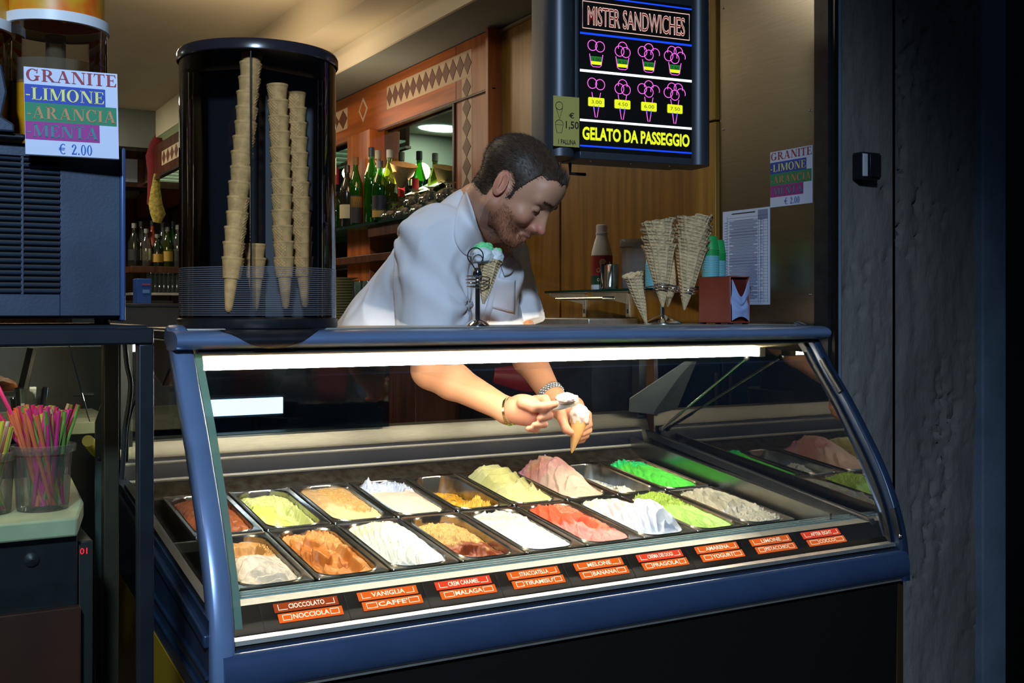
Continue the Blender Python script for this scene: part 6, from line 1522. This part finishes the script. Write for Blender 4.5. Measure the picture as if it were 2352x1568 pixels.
Vs = Vs+nrm*disp_[:, None]; me.vertices.foreach_set('co', Vs.astype('f').ravel()); me.update()
M['shirt'] = mat('white_cotton', S(224,224,228), .85, spec=.2, bump=.15, bscale=500, bdist=.0006)
shirt = obj('shirt', me, M['shirt'], man)
# collar: stand and fold-over leaf round the neck
axis = (Vector(h2w((-.01,0,-.04)))-C7).normalized(); fr_ = (FB_-axis*FB_.dot(axis)).normalized(); lf_ = axis.cross(fr_)
cc_ = C7+axis*.030+fr_*.055
def ringpt(phi, r, hgt, drop=0): return cc_+fr_*math.cos(phi)*r*1.05+lf_*math.sin(phi)*r+axis*hgt-Vector((0,0,drop))
# placket, buttons, pocket laid on the shirt front
from mathutils.bvhtree import BVHTree
bvh = BVHTree.FromPolygons([tuple(v) for v in Vs], [tuple(f) for f in Fs_.tolist()])
def on_shirt(px, py, lift=.003):
    o_ = Vector((0,0,E)); d_ = (P(px, py, Y=2.5)-o_).normalized(); h_ = bvh.ray_cast(o_, d_)
    return (h_[0]+h_[1]*(lift if h_[1].dot(d_) < 0 else -lift)) if h_[0] else P(px, py, Y=2.9)
def patch(name, corners, nu, nv, lift=.003, topedge=0):
    (a, b, c, d) = corners; V = []
    for j in range(nv+1):
        for i in range(nu+1):
            u, v = i/nu, j/nv; x = (a[0]*(1-u)+b[0]*u)*(1-v)+(d[0]*(1-u)+c[0]*u)*v; y = (a[1]*(1-u)+b[1]*u)*(1-v)+(d[1]*(1-u)+c[1]*u)*v
            V.append(on_shirt(x, y, lift+topedge*(1-v)*math.sin(math.pi*u)))
    o = obj(name, MB().add(V, [(j*(nu+1)+i, j*(nu+1)+i+1, (j+1)*(nu+1)+i+1, (j+1)*(nu+1)+i) for j in range(nv) for i in range(nu)]), M['shirt'], shirt, angle=70)
    s_ = o.modifiers.new('thickness', 'SOLIDIFY'); s_.thickness = .0018; return o
patch('pocket', ((1140,637),(1182,643),(1180,718),(1128,706)), 8, 10, .003, .006)
VN = np.concatenate([Vs, Vw]); FN = np.concatenate([Fs_, Fh+len(Vs)])
bvh2 = BVHTree.FromPolygons([tuple(v) for v in VN], [tuple(f) for f in FN.tolist()])
def on_both(px, py, lift):
    o_ = Vector((0,0,E)); d_ = (P(px, py, Y=2.5)-o_).normalized(); h_ = bvh2.ray_cast(o_, d_)
    return h_[0]-d_*lift if h_[0] else P(px, py, Y=2.86)
def leaf(name, inner, outer, lift=0, relax=6):
    n_ = 16; V = []
    I_ = smoothpath(inner, 6); O_ = smoothpath(outer, 6); m_ = len(I_)
    for j in range(9):
        t_ = j/8
        for i in range(m_):
            x = I_[i][0]*(1-t_)+O_[i][0]*t_; y = I_[i][1]*(1-t_)+O_[i][1]*t_
            V.append(on_both(x, y, lift+.004+.012*math.sin(math.pi*min(1, t_*.9+.1))))
    for _ in range(relax):                                # relax so that the cloth spans hollows
        W = [v.copy() for v in V]
        for j in range(1, 8):
            for i in range(1, m_-1): W[j*m_+i] = (V[j*m_+i-1]+V[j*m_+i+1]+V[(j-1)*m_+i]+V[(j+1)*m_+i])/4
        V = W
    o = obj(name, MB().add(V, [(j*m_+i, j*m_+i+1, (j+1)*m_+i+1, (j+1)*m_+i) for j in range(8) for i in range(m_-1)]), M['shirt'], shirt, angle=80)
    s_ = o.modifiers.new('thickness', 'SOLIDIFY'); s_.thickness = .0026; return o
leaf('collar', [(1150,606),(1163,594),(1176,578)], [(1158,634),(1174,628),(1186,606)], 0, 2)
leaf('placket', [(1140,612),(1128,660),(1114,710),(1102,750)], [(1156,614),(1146,662),(1132,712),(1120,750)], -.006, 3)
leaf('collar', [(1072,440),(1086,480),(1104,535),(1130,580),(1150,604)], [(1062,452),(1046,500),(1044,548),(1062,580),(1086,592)])
# ---- hair: cap that follows the skull plus short strands
def skull_bvh():
    return BVHTree.FromPolygons([tuple(v) for v in Vw], [tuple(f) for f in Fh.tolist()])
sk_b = skull_bvh()
def region_hair(x, y, z):
    """>0 where hair grows (head coordinates)"""
    front = .062+.22*max(0, z-.075)-.55*max(0, .05-z)          # receding hairline
    temple = .050-.9*abs(abs(y)-.055)
    side = (x < .028+.25*(z-.02)) if z < .075 else (x < front+.02-.9*max(0, abs(y)-.028))
    low = z > -.045+.55*max(0, x+.03)*(x < .0) + (.0 if x < -.02 else .028)
    ear = (x+.008)**2/.027**2+(z-.0)**2/.038**2 < 1 and abs(y) > .066
    burn = .008 < x < .026 and -.012 < z < .05 and abs(y) > .05
    return (side and low and not ear) or (burn and not ear)
V = []; Fc = []; rs = random.Random(11); hn = np.linalg.inv(HM)
def strand(mb_v, mb_f, root, dirs, L, w_):
    b0 = len(mb_v); p = root.copy(); d = dirs.normalized(); n_ = 3; wv = d.cross(Vector((rs.gauss(0,1), rs.gauss(0,1), rs.gauss(0,1)))).normalized()
    for k in range(n_+1):
        ww = w_*(1-k/n_*.8); mb_v.append(tuple(p-wv*ww)); mb_v.append(tuple(p+wv*ww))
        p = p+d*L/n_
    for k in range(n_): mb_f.append((b0+2*k, b0+2*k+1, b0+2*k+3, b0+2*k+2))
def head_hit(th, ph, c=(-.01,0,.02)):
    d = np.array([math.cos(th)*math.cos(ph), math.sin(th)*math.cos(ph), math.sin(ph)]); o_ = np.array(c)+d*.2
    ow = Vector(h2w(o_)); dw = Vector(HM @ (-d)).normalized(); h_ = sk_b.ray_cast(ow, dw); return h_
# cap
capV, capF, keep = [], [], {}
NT, NP = 260, 150
for j in range(NP+1):
    for i in range(NT):
        h_ = head_hit(2*math.pi*i/NT, -1.0+2.55*j/NP)
        if h_[0] is None: keep[(i, j)] = (-1, False); continue
        loc = w2h(h_[0]); nn = h_[1] if h_[1].dot(h_[0]-HC) > 0 else -h_[1]
        ok = region_hair(*loc); f = mnoise.fractal(Vector(loc)*60, .8, 2, 3)
        thick = .0006 if not ok else .0010+.0045*max(0, loc[2])/.1*min(1, max(0, .075-loc[0])/.03)+.0005*f
        capV.append(tuple(h_[0]+nn*thick*HS)); keep[(i, j)] = (len(capV)-1, ok)
for j in range(NP):
    for i in range(NT):
        q = [keep[(i, j)], keep[((i+1) % NT, j)], keep[((i+1) % NT, j+1)], keep[(i, j+1)]]
        if all(a[0] >= 0 for a in q) and sum(a[1] for a in q) >= 3: capF.append(tuple(a[0] for a in q))
M['hair'] = mat('dark_brown_hair', srgb(66,50,38), .5, spec=.35, noise=.3, nscale=90)
hair = obj('hair', MB().add(capV, capF), M['hair'], man, angle=180)
hv, hf_ = [], []
tries = 0; made = 0
while made < 12000 and tries < 60000:
    tries += 1; u_ = rs.random(); ph = math.asin(-.75+1.75*u_); h_ = head_hit(rs.uniform(0, 2*math.pi), ph)
    if h_[0] is None: continue
    loc = w2h(h_[0])
    if not region_hair(*(loc+np.array([rs.gauss(0,.003), 0, rs.gauss(0,.003)]))): continue
    nn = h_[1] if h_[1].dot(h_[0]-HC) > 0 else -h_[1]
    back = Vector(HM @ np.array([-1.0, 0, -.35 if loc[0] < 0 else .25])).normalized(); back = back-nn*back.dot(nn)
    if loc[0] > .060: back = Vector(HM @ np.array([-.5, rs.uniform(-.3,.3), 1])).normalized(); back = back-nn*back.dot(nn)*.8
    L_ = (.008+.014*max(0, loc[2])/.1+.002*(loc[0] > .05))*HS*rs.uniform(.7,1.2)
    strand(hv, hf_, h_[0]+nn*.0012, nn*(.16+.10*(loc[0] > .05))+back*1.0+Vector((rs.gauss(0,.10), rs.gauss(0,.10), rs.gauss(0,.10))), L_, .0005); made += 1
tag(obj('hair_strands', MB().add(hv, hf_), M['hair'], hair, smooth=False), kind='stuff')
# beard, moustache and brows: short reddish bristles
def region_beard(x, y, z):
    if x < .0 or z > -.008: return 0
    if abs(y) > .0705: return 0
    if x < .05: return 1 if z < -.022+.35*x*0 and z > -.105 else .25*(z < -.005)
    if ((z+.0625)/.0075)**2+(y/.021)**4 < 1 and x > .085: return 0
    if z > -.050: return 1 if (x > .080 and abs(y) < .028 and z < -.039) else (.8 if x < .058 and z < -.030 else 0)
    return 1
bv, bf = [], []; made = tries = 0
while made < 3600 and tries < 40000:
    tries += 1; h_ = head_hit(rs.uniform(-1.7, 1.7), rs.uniform(-1.35, .1), (.02,0,-.03))
    if h_[0] is None: continue
    loc = unsq(w2h(h_[0])); rb = region_beard(*loc)
    if rs.random() > rb: continue
    nn = h_[1] if h_[1].dot(h_[0]-Vector(h2w((.02,0,-.03)))) > 0 else -h_[1]
    dn = Vector(HM @ np.array([.25, 0, -1])).normalized()
    long_ = 1.6 if loc[0] > .055 else 1
    strand(bv, bf, h_[0]-nn*.0005, nn*.6+dn*1.0+Vector((rs.gauss(0,.35), rs.gauss(0,.35), rs.gauss(0,.35))), .0046*HS*long_*rs.uniform(.7,1.2), .00042); made += 1
beard = obj('beard', MB().add(bv, bf), mat('reddish_beard', srgb(128,72,40), .6, noise=.3, nscale=200), man, smooth=False); tag(beard, 'short reddish-brown beard and moustache', kind='stuff')
ev, ef = [], []
for _ in range(500):
    s = rs.choice((-1, 1)); y0 = rs.uniform(.010, .050); z0_ = .036+rs.gauss(0,.0022)-.10*max(0, y0-.036)
    o_ = Vector(h2w((.16, s*y0, z0_))); h_ = sk_b.ray_cast(o_, Vector(HM @ np.array([-1,0,0])).normalized())
    if h_[0] is None: continue
    strand(ev, ef, h_[0], Vector(HM @ np.array([.3, s*1.0, .25]))+Vector((rs.gauss(0,.1), rs.gauss(0,.1), rs.gauss(0,.1))), .007*HS, .0004)
tag(obj('eyebrows', MB().add(ev, ef), mat('brown_brow_hair', srgb(120,80,54), .6), man, smooth=False), kind='stuff')
for s in (-1, 1):
    lp_l = []
    for k in range(13):
        az = R_(-62+124*k/12); el = R_(-24-6*math.cos(az)); lp_l.append(Vector(h2w((.0735+.0139*math.cos(az)*math.cos(el), s*.033+.0149*math.sin(az)*math.cos(el), .010+.0129*math.sin(el)))))
    obj('eyelashes', MB().tube(lp_l, [.0004]+[.0011]*11+[.0004], 6), mat('dark_lashes', srgb(40,24,18), .6), man)
# ---- bracelet and watch
def band(c, d, r, wid, th, m, name, par=None, links=0):
    q = Vector(d).normalized().to_track_quat('Z', 'Y').to_matrix()
    return obj(name, MB().lathe([(r,-wid/2),(r+th,-wid/2+.001),(r+th,wid/2-.001),(r,wid/2),(r,-wid/2)], c, 40, M=q), m, par)
gold = mat('gold_bracelet', (.75,.62,.30), .22, 1)
dR = (HR-WRR); cw = WRR.lerp(HR, .02)
br = band(cw, dR, .0375, .008, .0025, gold, 'bracelet', man); band(cw+dR.normalized()*.010, dR+Vector((0,0,.008)), .037, .005, .002, gold, 'bracelet', man)
dL = (HL-WRL); cl_ = WRL.lerp(HL, -.04); q = dL.normalized().to_track_quat('Z', 'Y').to_matrix()
wt = band(cl_, dL, .0365, .021, .002, M['chrome'], 'wristwatch', man)
for k in range(26):
    a = 2*math.pi*k/26
    for j in (-1, 0, 1):
        c = cl_+q @ Vector((.0388*math.cos(a+.12*(j % 2)), .0388*math.sin(a+.12*(j % 2)), j*.0068)); 
        if j == 0 or True: obj('watch_link', MB().ball(c, .0042, 8, 5), mat('bright_links', (.85,.86,.88), .2, .85) if 'lk' not in M and not M.update(lk=mat('bright_links', (.85,.86,.88), .2, .85)) else M['lk'], wt)
# ---- the cone in his hand, the spatula
ct, cb_ = P(1331, 962, Y=2.605), P(1313, 1040, Y=2.60)
mouth = ct+(cb_-ct).normalized()*.022
o = bpy.data.objects.new('waffle_cone', None) if False else None
ax_ = (ct-cb_).normalized(); qz = ax_.to_track_quat('Z', 'Y').to_matrix()
Lc = (ct-cb_).length
t = tag(obj('wafer_cone', MB().lathe([(.0015,-Lc+.0),(.006,-Lc+.010),(.0235,-.012),(.0245,-.008),(.022,-.008)], ct, 28, M=qz, cap0=True), mat('smooth_tan_cone', S(222,166,98), .7, bump=.2, bscale=200)), 'small tan cone held in the left hand of the man', 'ice cream cone')
cream_ = lambda d, f: [a*(1-max(0, min(1, .5+d.z*-1+f)))+b*max(0, min(1, .5+d.z*-1+f)) for a, b in zip(S(246,238,222), S(240,200,186))]
tag(obj('ice_cream_ball', scoop_mesh([(ct+Vector((0,0,.010)), .0270, (1,1,1.12), cream_), (ct+Vector((.006,-.002,.026)), .014, (1,1,.8), S(248,242,226))], 7.0, .17, None), M['gel'], None), 'pinkish-white ball of ice cream on the hand-held cone', 'ice cream')
s0, s1 = P(1225, 948, Y=2.49), P(1330, 912, Y=2.50)
t = thing('gelato_spatula', 'pale gelato spatula with a lump of ice cream in the right hand of the man', 'spatula', s0)
obj('handle', MB().tube([P(1232,946,Y=2.50), P(1262,938,Y=2.485)], [.006,.006], 12), mat('cream_handle', S(226,216,186), .4), t)
obj('blade', MB().tube([P(1258,939,Y=2.485), P(1285,930,Y=2.49), P(1318,919,Y=2.495), P(1328,915,Y=2.50)], [.006,.014,.016,.009], 14, flat=.15), mat('cream_blade', S(222,216,196), .35), t)
tag(obj('ice_cream_lump', scoop_mesh([(P(1300,914,Y=2.490), .021, (1.35,1,.70), S(246,226,216)), (P(1290,922,Y=2.495), .014, (1.2,1,.5), S(246,226,216))], 9.0, .12, None), M['gel'], None), 'lump of pale pink ice cream on the spatula', 'ice cream')
